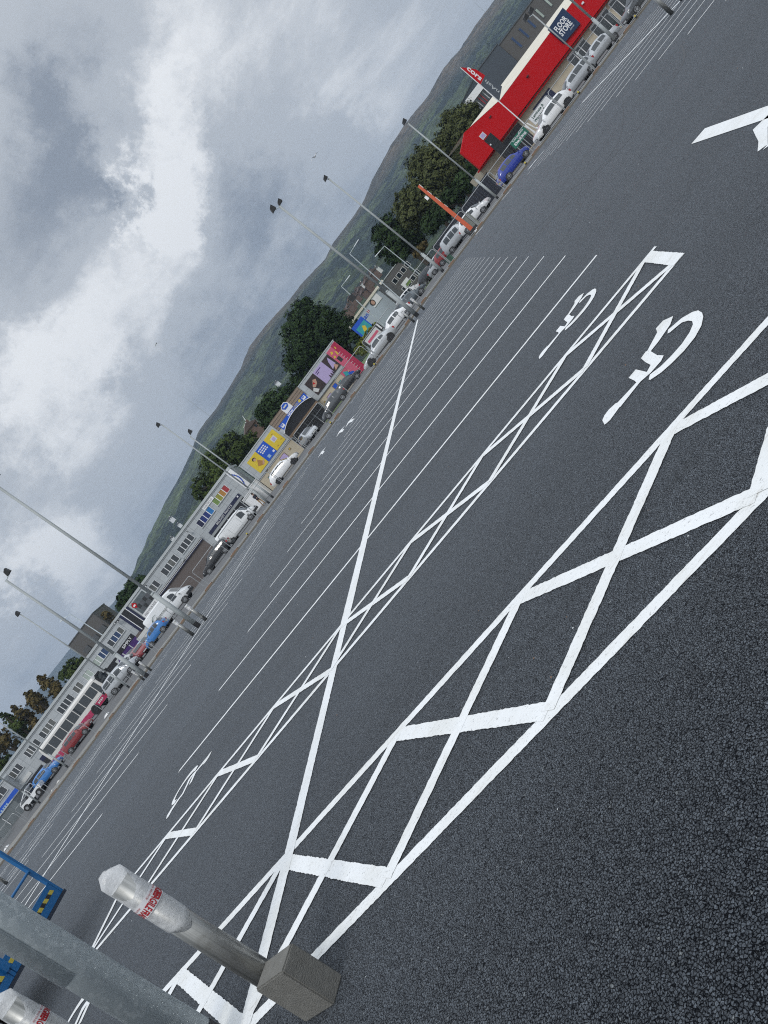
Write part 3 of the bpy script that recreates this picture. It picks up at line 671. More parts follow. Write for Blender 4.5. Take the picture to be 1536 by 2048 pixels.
    if bumpers:
        b_ = ring(.99); MB().loft([[(X(.93), -hw*1.0, zb*Ht), (X(.93), hw*1.0, zb*Ht), (X(.93), hw*1.0, Ht*.27), (X(.93), -hw*1.0, Ht*.27)],
            [(X(1)+.03, -hw*.80, zb*Ht), (X(1)+.03, hw*.80, zb*Ht), (X(1)+.02, hw*.80, Ht*.26), (X(1)+.02, -hw*.80, Ht*.26)]], 'plastic').build('bumper', t)
        MB().box(X(0)-.03, X(.02), -hw*.93, hw*.93, zb*Ht, Ht*.22, 'plastic').build('bumper', t)
    return t
def spot(u, v, Y):
    p = at(u, v, Y); return Vector((p.x, p.y, gz(p.x, p.y)))
RD = -.10     # the road runs at this angle
G_KERB = 'vehicles parked along the kerb'
S5 = [(.19, .335, .08, .86), (.355, .50, .08, .88), (.515, .635, .08, .80)]
S3 = [(.24, .44, .08, .80), (.46, .61, .08, .80)]
def car(label, mat, st, L, W, Ht, u, v, Y, rz=RD, facing=1, r=.31, wb=(-.30, .31), side=S5, screen=(.745, .615), rear=(.05, .155), name='parked_car', cat='car', **k):
    return make_vehicle(name, label, cat, M[mat], L, W, Ht, st, spot(u, v, Y), rz, wb, r, side, screen, rear, k.pop('group', G_KERB), facing=facing, **k)
car('silver sports coupe parked side on beside the pink mural wall', 'car_silver', COUPE, 4.25, 1.82, 1.36, 767, 703.5, 69, facing=-1, side=[(.27, .37, .08, .72), (.385, .575, .08, .84)], screen=(.665, .55), rear=(.10, .30), r=.33, rimmat='rimdark')
car('white saloon half hidden behind the silver coupe with a red tail light', 'car_white', SALOON, 4.5, 1.8, 1.42, 796, 652, 76, facing=-1, rear=(.16, .285), side=[(.30, .42, .08, .82), (.44, .60, .08, .84)])
car('slate grey saloon behind the two wrapped bollards of the far column', 'car_slate', SALOON, 4.35, 1.76, 1.44, 829, 607.5, 87, rear=(.16, .285), side=[(.285, .42, .08, .82), (.44, .615, .08, .84)])
car('dark grey hatchback parked in front of the cream shop wall', 'car_grey', HATCH, 3.95, 1.7, 1.46, 675, 815, 85, facing=-1)
car('black hatchback with pale wheels nosing behind the dark grey hatchback', 'car_black', HATCH, 3.9, 1.7, 1.45, 703, 771, 92, facing=1)
car('silver hatchback facing the camera under the arched black canopy', 'car_silver', HATCH, 4.1, 1.75, 1.5, 616, 871, 94, rz=-pi/2+.35, group=None)
car('white hatchback with dark windows below the yellow posters', 'car_white', HATCH, 4.35, 1.82, 1.56, 577, 943, 88, r=.34, rimmat='rimdark', bumpers=False)
car('black estate parked in front of the dark brick wall', 'car_black', ESTATE, 4.5, 1.78, 1.48, 445, 1123, 85, facing=-1, side=[(.09, .25, .08, .84), (.27, .45, .08, .88), (.465, .625, .08, .80)], rear=(.035, .085))
VS = [(.765, .86, .10, .62)]
van1 = car('plain white panel van parked below the long navy paint shop sign', 'van_white', VAN, 5.3, 1.98, 2.0, 489, 1058, 87, name='panel_van', cat='van', side=[(.66, .79, .10, .80)], screen=(.87, .765), rear=None, bumpers=True, r=.34, wb=(-.29, .31), zb=.13)
van2 = car('white high roof van with a green C and the word Concept', 'van_white', VAN, 6.0, 2.05, 2.5, 357, 1226, 88, name='panel_van', cat='van', side=[(.665, .79, .10, .74)], screen=(.87, .765), rear=None, bumpers=True, r=.36, wb=(-.27, .33), zb=.13)
m2 = MB()
for k in range(26):
    a0, a1 = radians(60+k*9), radians(69+k*9); R0, R1 = .62, .50-.0*k
    w0 = lerp(.03, .13, smooth(k/16)); w1 = lerp(.03, .13, smooth((k+1)/16)); cx_, cz_ = -1.55, 1.35
    m2.add([(cx_+R0*cos(a0), -1.062, cz_+R0*sin(a0)), (cx_+R0*cos(a1), -1.062, cz_+R0*sin(a1)), (cx_+(R0-w1)*cos(a1), -1.062, cz_+(R0-w1)*sin(a1)), (cx_+(R0-w0)*cos(a0), -1.062, cz_+(R0-w0)*sin(a0))], [(0, 1, 2, 3)], 'dkgreen')
text_on(m2, 'Concept', -1.6, .25, 1.22, 1.62, -1.062, 'greycab'); m2.build('lettering', van2)
for va, zz in ((van1, .99), (van2, 1.02)):
    m2 = MB()
    for x in (-.9, .62): m2.box(x, x+.02, -zz-.003, -zz-.001, .55, 1.55, 'lgrey')
    m2.box(-.9, .62, -zz-.003, -zz-.001, .53, .55, 'lgrey'); m2.build('door_seam', va)
car('small bright blue city car behind the white van with the green C', 'car_azure', HATCH, 3.3, 1.6, 1.5, 317, 1268, 84, facing=-1)
car('pale blue hatchback by the purple shop window', 'car_lightblue', HATCH, 3.8, 1.68, 1.48, 287, 1291, 91, rz=RD-.5)
car('red hatchback facing out between the pale blue hatchback and the silver van', 'car_red', HATCH, 3.8, 1.7, 1.48, 283, 1307, 87, rz=RD-.9)
car('silver van like car behind the grey people carrier', 'car_silver', MPV, 4.4, 1.8, 1.75, 266, 1321, 89, rz=RD-.3)
car('large grey people carrier parked in front of the bus', 'car_silver', MPV, 4.6, 1.9, 1.82, 248, 1354, 84, side=[(.09, .28, .08, .84), (.30, .48, .08, .88), (.50, .68, .08, .80)], screen=(.82, .68), rear=(.035, .07), r=.35)
car('dark red hatchback parked beside the long single deck bus', 'car_red', HATCH, 4.0, 1.7, 1.45, 163, 1476.5, 83, rimmat='rim')
car('bright blue hatchback between the bus and the white open buggy', 'car_azure', HATCH, 3.9, 1.7, 1.48, 102, 1551, 84)
car('deep blue hatchback parked near the red shop gable', 'car_blue', HATCH, 3.95, 1.7, 1.50, 1035, 338.5, 74.5)
car('white hatchback with black wheels parked before the laminate floors board', 'car_white', HATCH, 4.3, 1.8, 1.44, 1115, 243, 64.8, facing=-1, rimmat='rimdark', r=.32, side=[(.17, .37, .08, .80), (.385, .62, .08, .84)])
car('silver estate between the white hatchback and the silver saloon', 'car_silver', ESTATE, 4.5, 1.8, 1.48, 1163, 178, 68.5, side=[(.09, .25, .08, .84), (.27, .45, .08, .88), (.465, .625, .08, .80)], rear=(.035, .085), facing=-1)
car('silver saloon crossed by the slim twin floodlight column', 'car_silver', SALOON, 4.6, 1.8, 1.44, 1203, 111, 69, facing=-1, rear=(.16, .285), side=[(.285, .42, .08, .82), (.44, .615, .08, .84)])
car('dark car with a pale bonnet at the top edge of the photo', 'car_grey', HATCH, 4.2, 1.8, 1.5, 1290, 3, 63.2, facing=-1)
G_FAR = 'cars in the side street'
car('white hatchback behind the grey cabinet with a black front', 'car_white', HATCH, 4.1, 1.75, 1.5, 951, 433, 80, rz=-pi/2+.9, group=G_FAR)
car('silver van like car behind the tall orange boom', 'car_silver', MPV, 4.5, 1.85, 1.8, 920, 470, 83, rz=-pi/2+.9, group=G_FAR)
car('red hatchback in the row behind the tall column by the green cabinet', 'car_red', HATCH, 3.9, 1.7, 1.48, 895, 498, 86, rz=-pi/2+.9, group=G_FAR)
car('silver saloon at the end of the row of parked cars in the side street', 'car_silver', SALOON, 4.4, 1.75, 1.45, 870, 508, 92, rz=-pi/2+.9, group=G_FAR)
car('black hatchback furthest up the side street near the brown wall', 'car_black', HATCH, 4.0, 1.75, 1.5, 849, 533, 98, rz=-pi/2+.9, group=G_FAR)
car('white hatchback in the small car park below the portrait hoarding', 'car_white', HATCH, 4.0, 1.7, 1.46, 797, 592, 112, rz=.3, group=G_FAR)
car('silver hatchback nearer the shed with the blue and red letters', 'car_silver', HATCH, 4.0, 1.7, 1.46, 779, 611, 112, rz=.3, group=G_FAR)
car('white van like car behind the street lamp at the portrait shed', 'car_white', MPV, 4.6, 1.85, 1.85, 806, 583, 114, rz=.3, group=G_FAR)
car('white hatchback in front of the notice with green lower half', 'car_white', HATCH, 4.0, 1.7, 1.46, 812, 571, 118, rz=.3, group=G_FAR)
car('grey hatchback between the white cars below the portrait shed', 'car_grey', HATCH, 4.0, 1.7, 1.46, 789, 606, 106, rz=.3, group=G_FAR)
# white open buggy
pb = spot(73, 1592, 83)
t = thing('buggy', 'white open sided buggy with fat black tyres by the silver palisade fence', 'buggy', pb, RD)
MB().loft([[(-1.5, -.7, .5), (-1.5, .7, .5), (-1.5, .6, .95), (-1.5, -.6, .95)], [(-.2, -.8, .42), (-.2, .8, .42), (-.2, .75, .85), (-.2, -.75, .85)], [(1.5, -.62, .5), (1.5, .62, .5), (1.5, .55, .98), (1.5, -.55, .98)]], 'van_white').build('body', t)
MB().loft([[(-1.5, -.66, 1.0), (-1.5, .66, 1.0), (-1.4, .6, 1.1), (-1.4, -.6, 1.1)], [(.35, -.7, 1.62), (.35, .7, 1.62), (.35, .6, 1.70), (.35, -.6, 1.70)]], 'van_white').build('canopy', t)
MB().box(-.5, .2, -.5, .5, .85, 1.15, 'black').build('seat', t)
fr = MB()
for s in (-1, 1): fr.tube([(.35, .68*s, .8), (.35, .68*s, 1.65)], .03, 'white'); fr.tube([(-1.45, .64*s, .8), (-1.45, .64*s, 1.05)], .03, 'white')
fr.build('frame', t)
for x in (-1.05, 1.05):
    for s in (-1, 1):
        wl = MB().cyl((x, s*.58, .36), (x, s*.86, .36), .36, .36, 'tyre', 18).build('wheel', t); MB().cyl((x, s*.86, .36), (x, s*.87, .36), .17, .17, 'rim', 12).build('rim', wl)
for s in (-1, 1): MB().box(1.46, 1.56, s*.3, s*.5, .72, .86, 'lamp').build('headlight', t)
# bus
pbus = spot(182, 1449, 90)
t = thing('bus', 'long cream and crimson single deck bus with a row of dark windows', 'bus', pbus, RD)
LBu, WB, HBu = 10.6, 2.5, 3.0
def X(x): return (x-.5)*LBu
rings = []
for x, zt, wf in ((0, 2.6, .92), (.01, 2.85, .96), (.03, 2.97, 1), (.93, 3.0, 1), (.965, 2.94, .99), (.985, 2.6, .97), (.995, 1.5, .95), (1, .5, .92)):
    h2 = WB/2*wf; z0 = .34
    rings.append([(X(x), -h2*.97, z0), (X(x), h2*.97, z0), (X(x), h2, min(zt, 1.15)), (X(x), h2*.985, zt-.28), (X(x), h2*.86, zt-.04), (X(x), 0, zt), (X(x), -h2*.86, zt-.04), (X(x), -h2*.985, zt-.28), (X(x), -h2, min(zt, 1.15))])
o = MB().loft(rings, 'bus_cream').build('body', t, smooth=True); o.modifiers.new('edge', 'EDGE_SPLIT').split_angle = radians(30)
for s in (-1, 1):
    y = s*(WB/2+.006)
    m2 = MB(); m2.prism([(X(.0), .36), (X(.0), 1.0), (X(.30), 1.0), (X(.36), 1.30), (X(.42), 1.0), (X(.60), 1.0), (X(.63), .95), (X(.985), .95), (X(.99), .36)], y-.004, y+.004, 'bus_pink'); m2.build('crimson_panel', t)
    n_ = 8
    for k in range(n_):
        x0, x1 = lerp(.03, .90, k/n_), lerp(.03, .90, (k+1)/n_)
        m2 = MB().prism([(X(x0)+.05, 1.45), (X(x1)-.05, 1.45), (X(x1)-.05, 2.50), (X(x0)+.05, 2.50)], y-.012, y+.002, 'carglass'); m2.build('window', t)
    MB().prism([(X(.905), .62), (X(.965), .62), (X(.955), 2.5), (X(.905), 2.5)], y-.012, y+.003, 'carglass').build('door', t)
    for x in (.22, .73):
        MB().cyl((X(x), y-s*.05, .48), (X(x), y+s*.008, .48), .58, .58, 'plastic', 22).build('wheel_arch', t)
        wl = MB().cyl((X(x), y-s*.3, .48), (X(x), y+s*.015, .48), .48, .48, 'tyre', 22).build('wheel', t); MB().cyl((X(x), y+s*.012, .48), (X(x), y+s*.025, .48), .24, .2, 'rimdark', 14).build('rim', wl)
    MB().box(X(.99), X(1)+.01, s*.75, s*1.1, .62, .85, 'lamp').build('headlight', t)
    MB().tube([(X(.97), s*1.2, 2.6), (X(1.02), s*1.45, 2.4)], .03, 'black').box(X(1.01), X(1.03), s*1.35, s*1.6, 1.95, 2.4, 'black').build('mirror', t)
    MB().box(X(0)-.01, X(.005), s*.9, s*1.15, .8, 1.2, 'tail').build('tail_light', t)
ws = MB(); vs = []
for z, x in ((1.15, .9995), (1.6, .998), (2.1, .9915), (2.62, .985)):
    for y in (-1.12, -.56, 0, .56, 1.12): vs.append((X(x)+.035-.02*abs(y), y, z))
ws.add(vs, [(5*i+k, 5*i+5+k, 5*i+6+k, 5*i+1+k) for i in range(3) for k in range(4)], 'carglass').build('windscreen', t, smooth=True)
MB().box(X(.985)+.02, X(.99)+.05, -.75, .75, 2.62, 2.86, 'black').build('destination_board', t)
m2 = MB()
for k in range(4): m2.box(X(.80)+k*.22, X(.80)+k*.22+.15, -(WB/2+.018), -(WB/2+.010), .58+.04*(k % 2), .80, 'offwhite')
m2.build('emblem', t)
MB().box(X(0)-.02, X(0)+.02, -1.1, 1.1, 1.5, 2.5, 'carglass').build('rear_window', t)

# ------------------------------------------------------------------ person by the white van
def person(label, pos, rz, joints, radii, edges, bands):
    me = bpy.data.meshes.new('person'); me.from_pydata(joints, edges, []); o = bpy.data.objects.new('person', me); COL.objects.link(o)
    sk = o.modifiers.new('skin', 'SKIN'); sk.use_smooth_shade = True
    for v, r in zip(me.skin_vertices[0].data, radii): v.radius = (r, r)
    me.skin_vertices[0].data[0].use_root = True
    sb = o.modifiers.new('sub', 'SUBSURF'); sb.levels = sb.render_levels = 1
    bpy.context.view_layer.update()
    nm = bpy.data.meshes.new_from_object(o.evaluated_get(bpy.context.evaluated_depsgraph_get())); o.modifiers.clear(); o.data = nm
    for m in ('jacket', 'tan', 'skin', 'black'): nm.materials.append(M[m])
    for p in nm.polygons: p.material_index = bands(p.center); p.use_smooth = True
    o.location = pos; o.rotation_euler = (0, 0, rz)
    return tag(o, label, 'person')
J = [(0,0,.92),(.03,0,1.15),(.08,0,1.40),(.14,0,1.52),(.19,0,1.60),(.22,0,1.70),
     (.07,.19,1.40),(.20,.25,1.16),(.40,.18,1.08),(.07,-.19,1.40),(.22,-.25,1.16),(.42,-.17,1.06),
     (.0,.10,.86),(.06,.12,.48),(-.02,.13,.08),(.12,.14,.04),(.0,-.10,.86),(-.04,-.12,.48),(-.16,-.13,.09),(-.02,-.14,.04),(.47,.17,1.07),(.49,-.15,1.05)]
Rr = [.15,.14,.15,.065,.085,.095,.075,.055,.042,.075,.055,.042,.095,.068,.05,.045,.095,.068,.05,.045,.035,.035]
Ed = [(0,1),(1,2),(2,3),(3,4),(4,5),(2,6),(6,7),(7,8),(8,20),(2,9),(9,10),(10,11),(11,21),(0,12),(12,13),(13,14),(14,15),(0,16),(16,17),(17,18),(18,19)]
pp = spot(531, 1009.5, 82)
per = person('person in a dark jacket and tan trousers standing before the white panel van', pp, RD-.9, J, Rr, Ed,
       lambda c: 3 if c.z < .10 else (1 if c.z < .90 else (2 if c.z > 1.50 or c.x > .38 else 0)))
hb_ = MB(); rings = []
for z, r_, dx in ((1.60, .098, .185), (1.68, .112, .195), (1.76, .100, .21), (1.80, .05, .215)):
    rings.append([(dx-.02+r_*cos(2*pi*i/10)*(.92 if cos(2*pi*i/10) > 0 and z < 1.7 else 1.05), r_*sin(2*pi*i/10)*1.02, z) for i in range(10)])
hb_.loft(rings, 'hair').build('hair', per, smooth=True)

# ------------------------------------------------------------------ wire fence panels along the kerb
def panel(Wd=3.45, Ht=1.92):
    fr = MB(); r = .03; z0 = .12
    fr.tube([(.0, 0, .02), (0, 0, Ht-.12), (.12, 0, Ht), (Wd-.12, 0, Ht), (Wd, 0, Ht-.12), (Wd, 0, .02)], r, 'mesh_wire', 6); fr.tube([(0, 0, z0), (Wd, 0, z0)], r*.8, 'mesh_wire', 6)
    return fr
def foot(): return MB().loft([[(-.32, -.12, 0), (.32, -.12, 0), (.32, .12, 0), (-.32, .12, 0)], [(-.27, -.10, .13), (.27, -.10, .13), (.27, .10, .13), (-.27, .10, .13)]], 'clay')
protof = thing('wire_fence_panel', 'x', 'fence panel', (0, 0, 0), 0, 'wire fence panels along the kerb')
panel().build('frame', protof)
wm = MB()
for i in range(1, 18): wm.cyl((i*.19, 0, .12), (i*.19, 0, 1.9), .0022, .0022, 'mesh_wire', 3, False)
for i in range(1, 7): wm.cyl((0, 0, .12+i*.27), (3.45, 0, .12+i*.27), .0022, .0022, 'mesh_wire', 3, False)
wm.build('wire_mesh', protof); f_ = foot().build('foot', protof); f_.location = (0, 0, 0); f2 = foot().build('foot', protof); f2.location = (3.45, 0, 0)
FP = [(-50.2, 'in front of the palisade fence'), (-46.5, 'before the grey steel shed corner'), (-42.6, 'in front of the white open buggy'), (-38.9, 'in front of the bright blue hatchback'), (-35.0, 'before the rear end of the bus'), (-31.2, 'between the dark red hatchback and the bus front wheel'),
      (-25.6, 'in front of the grey people carrier'), (-21.6, 'in front of the small bright blue city car'), (-17.9, 'before the van with the green C'), (-14.15, 'standing alone before the dark brick wall'), (-10.4, 'between the black estate and the white panel van'), (-6.6, 'in front of the person in the dark jacket'),
      (-3.0, 'in front of the white hatchback below the posters'), (.5, 'before the arched black canopy'), (4.0, 'in front of the dark grey hatchback'), (9.5, 'between the pink mural and the silver coupe'), (13.1, 'between the silver coupe and the slate saloon'),
      (18.6, 'by the green cabinet'), (22.1, 'left of the grey cabinet and orange boom'), (25.6, 'left of the deep blue hatchback'), (28.75, 'behind the tail of the deep blue hatchback'), (32.4, 'in front of the white hatchback with black wheels'), (35.9, 'in front of the silver estate'), (39.4, 'crossing the silver saloon'), (42.9, 'at the top edge of the photo')]
for i, (x, w_) in enumerate(FP):
    o = protof if i == 0 else copy_tree(protof)
    yk = kerbY(x)+.75; o.location = (x-3.45, kerbY(x-3.45)+.75, gz(x, yk)); o.rotation_euler = (0, 0, math.atan2(kerbY(x)-kerbY(x-3.45), 3.45))
    o['label'] = 'galvanised wire fence panel ' + w_
# hazard lamps hung low on some fence feet
def hl(u, v, w_):
    p = at(u, v, 1); Yk = kerbY(p.x*68)+.6; q = at(u, v, Yk); z = max(.14, gz(q.x, q.y)+.02)
    t = thing('hazard_lamp', 'small amber hazard lamp ' + w_, 'lamp', (q.x, q.y, gz(q.x, q.y)), 0, 'amber lamps on the fence feet')
    MB().box(-.07, .07, -.05, .05, 0, .12, 'plastic').build('battery_box', t); MB().cyl((0, 0, .12), (0, 0, .24), .075, .06, 'hazyellow', 10).build('lens', t)
for a in ((489, 1064, 'below the white panel van'), (657, 842, 'in front of the dark grey hatchback nose'), (747, 727, 'at the front wheel of the silver coupe'), (1047, 323, 'below the deep blue hatchback'), (1156, 184, 'below the silver estate'), (1271, 33, 'below the car at the top edge')): hl(*a)

# ------------------------------------------------------------------ orange boom and roadside cabinets
pa, pb2 = at(949, 463, 65.2), at(837, 372, 66.2)
pa.z = gz(pa.x, pa.y)
t = thing('barrier_boom', 'tall orange boom raised upright beside the grey cabinet', 'boom', pa)
dv = pb2-pa; Lb = dv.length; q = dv.to_track_quat('Z', 'Y')
bm_ = MB(); bm_.loft([[(-.17, -.12, .2), (.17, -.12, .2), (.17, .12, .2), (-.17, .12, .2)], [(-.155, -.1, Lb*.45), (.155, -.1, Lb*.45), (.155, .1, Lb*.45), (-.155, .1, Lb*.45)], [(-.10, -.08, Lb), (.10, -.08, Lb), (.10, .08, Lb), (-.10, .08, Lb)]], 'orange')
o = bm_.build('boom_arm', t); o.rotation_mode = 'QUATERNION'; o.rotation_quaternion = q
m2 = MB()
for f0, f1 in ((.50, .56), (.62, .72), (.78, .86), (.93, 1.0)): m2.box(-.21+.06*f0, -.15+.06*f0, -.08, .08, Lb*f0, Lb*f1, 'offwhite')
o = m2.build('counterweight_plates', t); o.rotation_mode = 'QUATERNION'; o.rotation_quaternion = q
m2 = MB(); m2.box(.2, .42, -.06, .06, Lb*.78, Lb*.84, 'white'); o = m2.build('lamp', t); o.rotation_mode = 'QUATERNION'; o.rotation_quaternion = q
MB().box(-.4, .4, -.35, .35, -.1, .35, 'plastic').build('base', t)
def cabinet(label, u0, v0, u1, v1, u2_, v2_, Y, m, group=None):
    a, b, c_ = at(u0, v0, Y), at(u1, v1, Y), at(u2_, v2_, Y)   # top left, top right, bottom right
    x0, x1 = min(a.x, b.x), max(b.x, a.x); z = gz(c_.x, Y); zt = (a.z+b.z)/2
    t = thing('utility_cabinet', label, 'cabinet', ((x0+x1)/2, Y, z), 0, group); w_ = (x1-x0)/2; hh = zt-z
    MB().box(-w_, w_, -.22, .22, 0, hh-.05, m).build('body', t); MB().box(-w_-.03, w_+.03, -.26, .26, hh-.05, hh, m).build('lid', t)
    MB().box(-.012, .012, -.228, -.221, .08, hh-.1, 'plastic').build('door_seam', t); MB().box(.05, .08, -.25, -.22, hh*.45, hh*.6, 'plastic').build('handle', t)
cabinet('grey green street cabinet at the foot of the orange boom', 921, 437, 936, 427, 957, 447, 66.5, 'greycab', 'street cabinets')
cabinet('dark green street cabinet by the kerb near the tall column', 889, 519, 897, 508, 906, 519, 66.0, 'greencab', 'street cabinets')

# ------------------------------------------------------------------ gulls
def gull(label, u, v, Y, s, rz, dih, dark):
    p = at(u, v, Y); t = thing('gull', label, 'bird', p, rz, 'gulls in the sky')
    rings = []
    for x, r in ((-.5, .01), (-.36, .05), (-.1, .10), (.15, .10), (.32, .065), (.42, .06), (.52, .012)):
        rings.append([(x*s, r*s*cos(2*pi*i/8), r*s*sin(2*pi*i/8)) for i in range(8)])
    MB().loft(rings, 'feather').build('body', t, smooth=True)
    for k in (-1, 1):
        w = MB(); sec = [(.06, 0, .22), (.45, .22*dih, .20), (.85, .10*dih, .11), (1.25, -.10*dih, .02)]
        vs = []
        for y, z, c in sec: vs += [(c*s*.8+.05*s-(y*.18*s), k*y*s, z*s+.015*s), (-c*s*.7+.05*s-(y*.18*s), k*y*s, z*s-.0), (c*s*.2-(y*.18*s), k*y*s, z*s-.02*s)]
        w.add(vs, [(3*i+a, 3*i+(a+1) % 3, 3*i+3+(a+1) % 3, 3*i+3+a) for i in range(3) for a in range(3)]+[(0, 1, 2)], dark).build('wing', t)
    MB().loft([[(-.45*s, -.03*s, .0), (-.45*s, .03*s, 0), (-.45*s, 0, .02*s)], [(-.72*s, -.11*s, .0), (-.72*s, .11*s, 0), (-.72*s, 0, .012*s)]], 'feather').build('tail', t)
gull('white gull gliding left of the hill with raised wings', 630, 313, 62, .46, 1.9, .9, 'feather')
gull('small dark gull low in the middle of the grey sky', 313, 688, 120, .46, .6, 1.3, 'grey')

# ------------------------------------------------------------------ buildings (facades face the car park)
class Face:
    """a facade standing at distance Y; measurements are taken on a plane 90 m away and scaled to Y"""
    def __init__(s, Y, parent_x): s.Y = Y; s.k = Y/90; s.ox = parent_x*s.k
    def x(s, X): return X*s.k - s.ox
    def z(s, Z): return H + s.k*(Z-H)
    def loc(s): return (s.ox, s.Y, 0)
    def box(s, mb, x0, x1, z0, z1, y0, y1, m): return mb.box(s.x(x0), s.x(x1), y0, y1, s.z(z0), s.z(z1), m)
    def poly(s, mb, pts, y0, y1, m): return mb.prism([(s.x(a), s.z(b)) for a, b in pts], y0, y1, m)
    def text(s, mb, tx, x0, x1, z0, z1, y, m, bold=0): text_on(mb, tx, s.x(x0), s.x(x1), s.z(z0), s.z(z1), y, m, bold)
def window(F, t, x0, x1, z0, z1, panes, frame='white', y=0.0, sill=True):
    """panes: list of material names, left to right"""
    n_ = len(panes); fr = MB(); b = .055
    panes = [(rnd.choice(['glass', 'glass', 'glassblind']) if p_ == 'glass' else p_) for p_ in panes]
    X0, X1, Z0, Z1 = F.x(x0), F.x(x1), F.z(z0), F.z(z1)
    fr.box(X0-b, X1+b, y-.06, y+.02, Z0-b, Z0, frame).box(X0-b, X1+b, y-.06, y+.02, Z1, Z1+b*.6, 'lgrey').box(X0-b, X0, y-.06, y+.02, Z0, Z1, frame).box(X1, X1+b, y-.06, y+.02, Z0, Z1, frame)
    w_ = (X1-X0)/n_
    for i in range(1, n_): fr.box(X0+w_*i-.05, X0+w_*i+.05, y-.055, y+.02, Z0+.002, Z1-.002, frame)
    if sill: fr.box(X0-.1, X1+.1, y-.12, y-.062, Z0-b-.05, Z0-b*.2, 'lgrey')
    f = fr.build('window', t)
    for i, m in enumerate(panes): MB().box(X0+w_*i+(.052 if i else .002), X0+w_*(i+1)-(.052 if i < n_-1 else .002), y-.018, y-.004, Z0+.002, Z1-.002, m).build('pane', f)
    return f
# --- long grey office block
P('glassblind', (.10, .105, .10), .2, var=.5, scale=.8, spec=.7)
F = Face(110, -27); t = thing('office_block', 'long pale grey two storey block with window strips, the paint shop at its right end', 'building', F.loc())
b = MB(); F.box(b, -48.2, -6.3, -.9, 5.55, 0, 14, 'panels'); b.build('wall', t)
b = MB(); F.box(b, -48.3, -6.2, 5.551, 5.82, -.14, 14.2, 'lgrey'); F.box(b, -48.3, -6.2, 5.40, 5.50, -.06, -.002, 'grey'); b.build('roof_edge', t)
wn_ = ['wblue']
for x0, x1, z0, z1, ps in ((-10.3, -8.05, 4.2, 4.98, ['wgreen', 'wolive', 'wochre', 'wred']), (-13.25, -10.95, 4.14, 4.92, ['navy', 'wdblue', 'wdblue', 'wblue']),
    (-16.82, -14.6, 4.12, 4.88, ['glass']*4), (-19.8, -17.42, 4.08, 4.88, ['glass']*4), (-21.95, -20.92, 4.06, 4.88, ['glass']*2),
    (-29.55, -27.3, 4.2, 4.92, ['glass', 'glassblue', 'glassblue', 'glass']), (-32.2, -30.2, 4.15, 4.96, ['glasspale', 'glasspale', 'glassblue', 'glassblue']), (-34.07, -33.1, 4.08, 4.94, ['glasspale']*2),  # second window here: reflections painted as pale and blue pane colours
    (-35.85, -34.8, 4.15, 4.94, ['glass']*2), (-38.7, -36.48, 4.15, 4.97, ['glass']*4), (-42.03, -39.82, 4.18, 4.94, ['glass']*4), (-43.05, -42.57, 4.2, 4.98, ['glass']), (-44.65, -43.46, 4.18, 5.02, ['glass']*3), (-48.0, -45.9, 4.15, 4.95, ['glass']*4)):
    window(F, t, x0, x1, z0, z1, ps)
b = MB(); F.box(b, -22.3, -14.25, -.8, 3.30, -.10, -.002, 'brickdark'); b.build('brick_wall', t)
b = MB()
for i, (a, c, m) in enumerate(((3.30, 3.42, 'navy'), (3.42, 3.47, 'white'), (3.47, 3.56, 'plastic'), (3.56, 3.61, 'white'), (3.61, 3.70, 'grey'))): F.box(b, -22.4, -14.2, a, c, -.30-.012*i, -.003, m)
b.build('striped_fascia', t)
b = MB(); F.box(b, -13.3, -7.9, 2.86, 3.24, -.16, -.002, 'navy'); F.text(b, 'BELFAST PAINTS', -12.0, -9.35, 2.94, 3.17, -.165, 'offwhite', .01); F.box(b, -8.3, -8.12, 2.98, 3.14, -.166, -.161, 'white'); b.build('shop_sign', t)
b = MB(); F.box(b, -13.3, -7.9, 2.55, 2.855, -.12, -.002, 'grey'); F.box(b, -13.3, -7.9, -.8, 2.548, -.05, -.002, 'shopblack')
for x in (-12.1, -10.9, -9.6, -8.5): F.box(b, x, x+.06, -.8, 2.54, -.08, -.052, 'lgrey')
b.build('shop_front', t)
b = MB(); F.box(b, -11.55, -9.85, 4.99, 5.37, -.10, -.062, 'white'); F.text(b, 'FLEETBOLD', -11.4, -10.05, 5.09, 5.28, -.105, 'dgrey'); b.build('name_sign', t)
b = MB(); F.box(b, -24.85, -22.5, 3.66, 5.42, -.14, -.002, 'lgrey'); F.box(b, -24.7, -22.62, 3.7, 5.3, -.15, -.142, 'tyrepic')
for i in range(4):
    for j in range(2):
        x = -24.35+i*.48; z = 3.75+j*.52; F.box(b, x, x+.40, z, z+.47, -.175, -.152, 'plastic' if (i+j) % 2 else 'dgrey')
F.poly(b, [(-24.75, 5.0), (-24.42, 5.36), (-24.1, 4.98), (-24.42, 4.55)], -.19, -.178, 'red'); F.box(b, -24.58, -24.28, 4.86, 5.04, -.196, -.191, 'white')
F.box(b, -24.85, -22.5, 3.08, 3.655, -.15, -.002, 'white'); F.text(b, 'FIND YOUR RIDE', -24.65, -22.75, 3.24, 3.5, -.155, 'dgrey', .01); b.build('billboard', t)
b = MB()
for x0, x1, m in ((-25.22, -25.0, 'navy'), (-25.30, -25.22, 'white'), (-26.02, -25.30, 'black'), (-26.10, -26.02, 'white'), (-26.42, -26.10, 'navy')): F.box(b, x0, x1, 2.75, 5.56, -.2, -.002, m)
b.build('striped_pillar', t)
b = MB(); F.box(b, -29.9, -27.2, 2.98, 3.5, -.12, -.002, 'shopblack'); F.text(b, 'SIMPLY', -29.0, -27.5, 3.05, 3.38, -.125, 'white', .01); b.build('shop_sign', t)
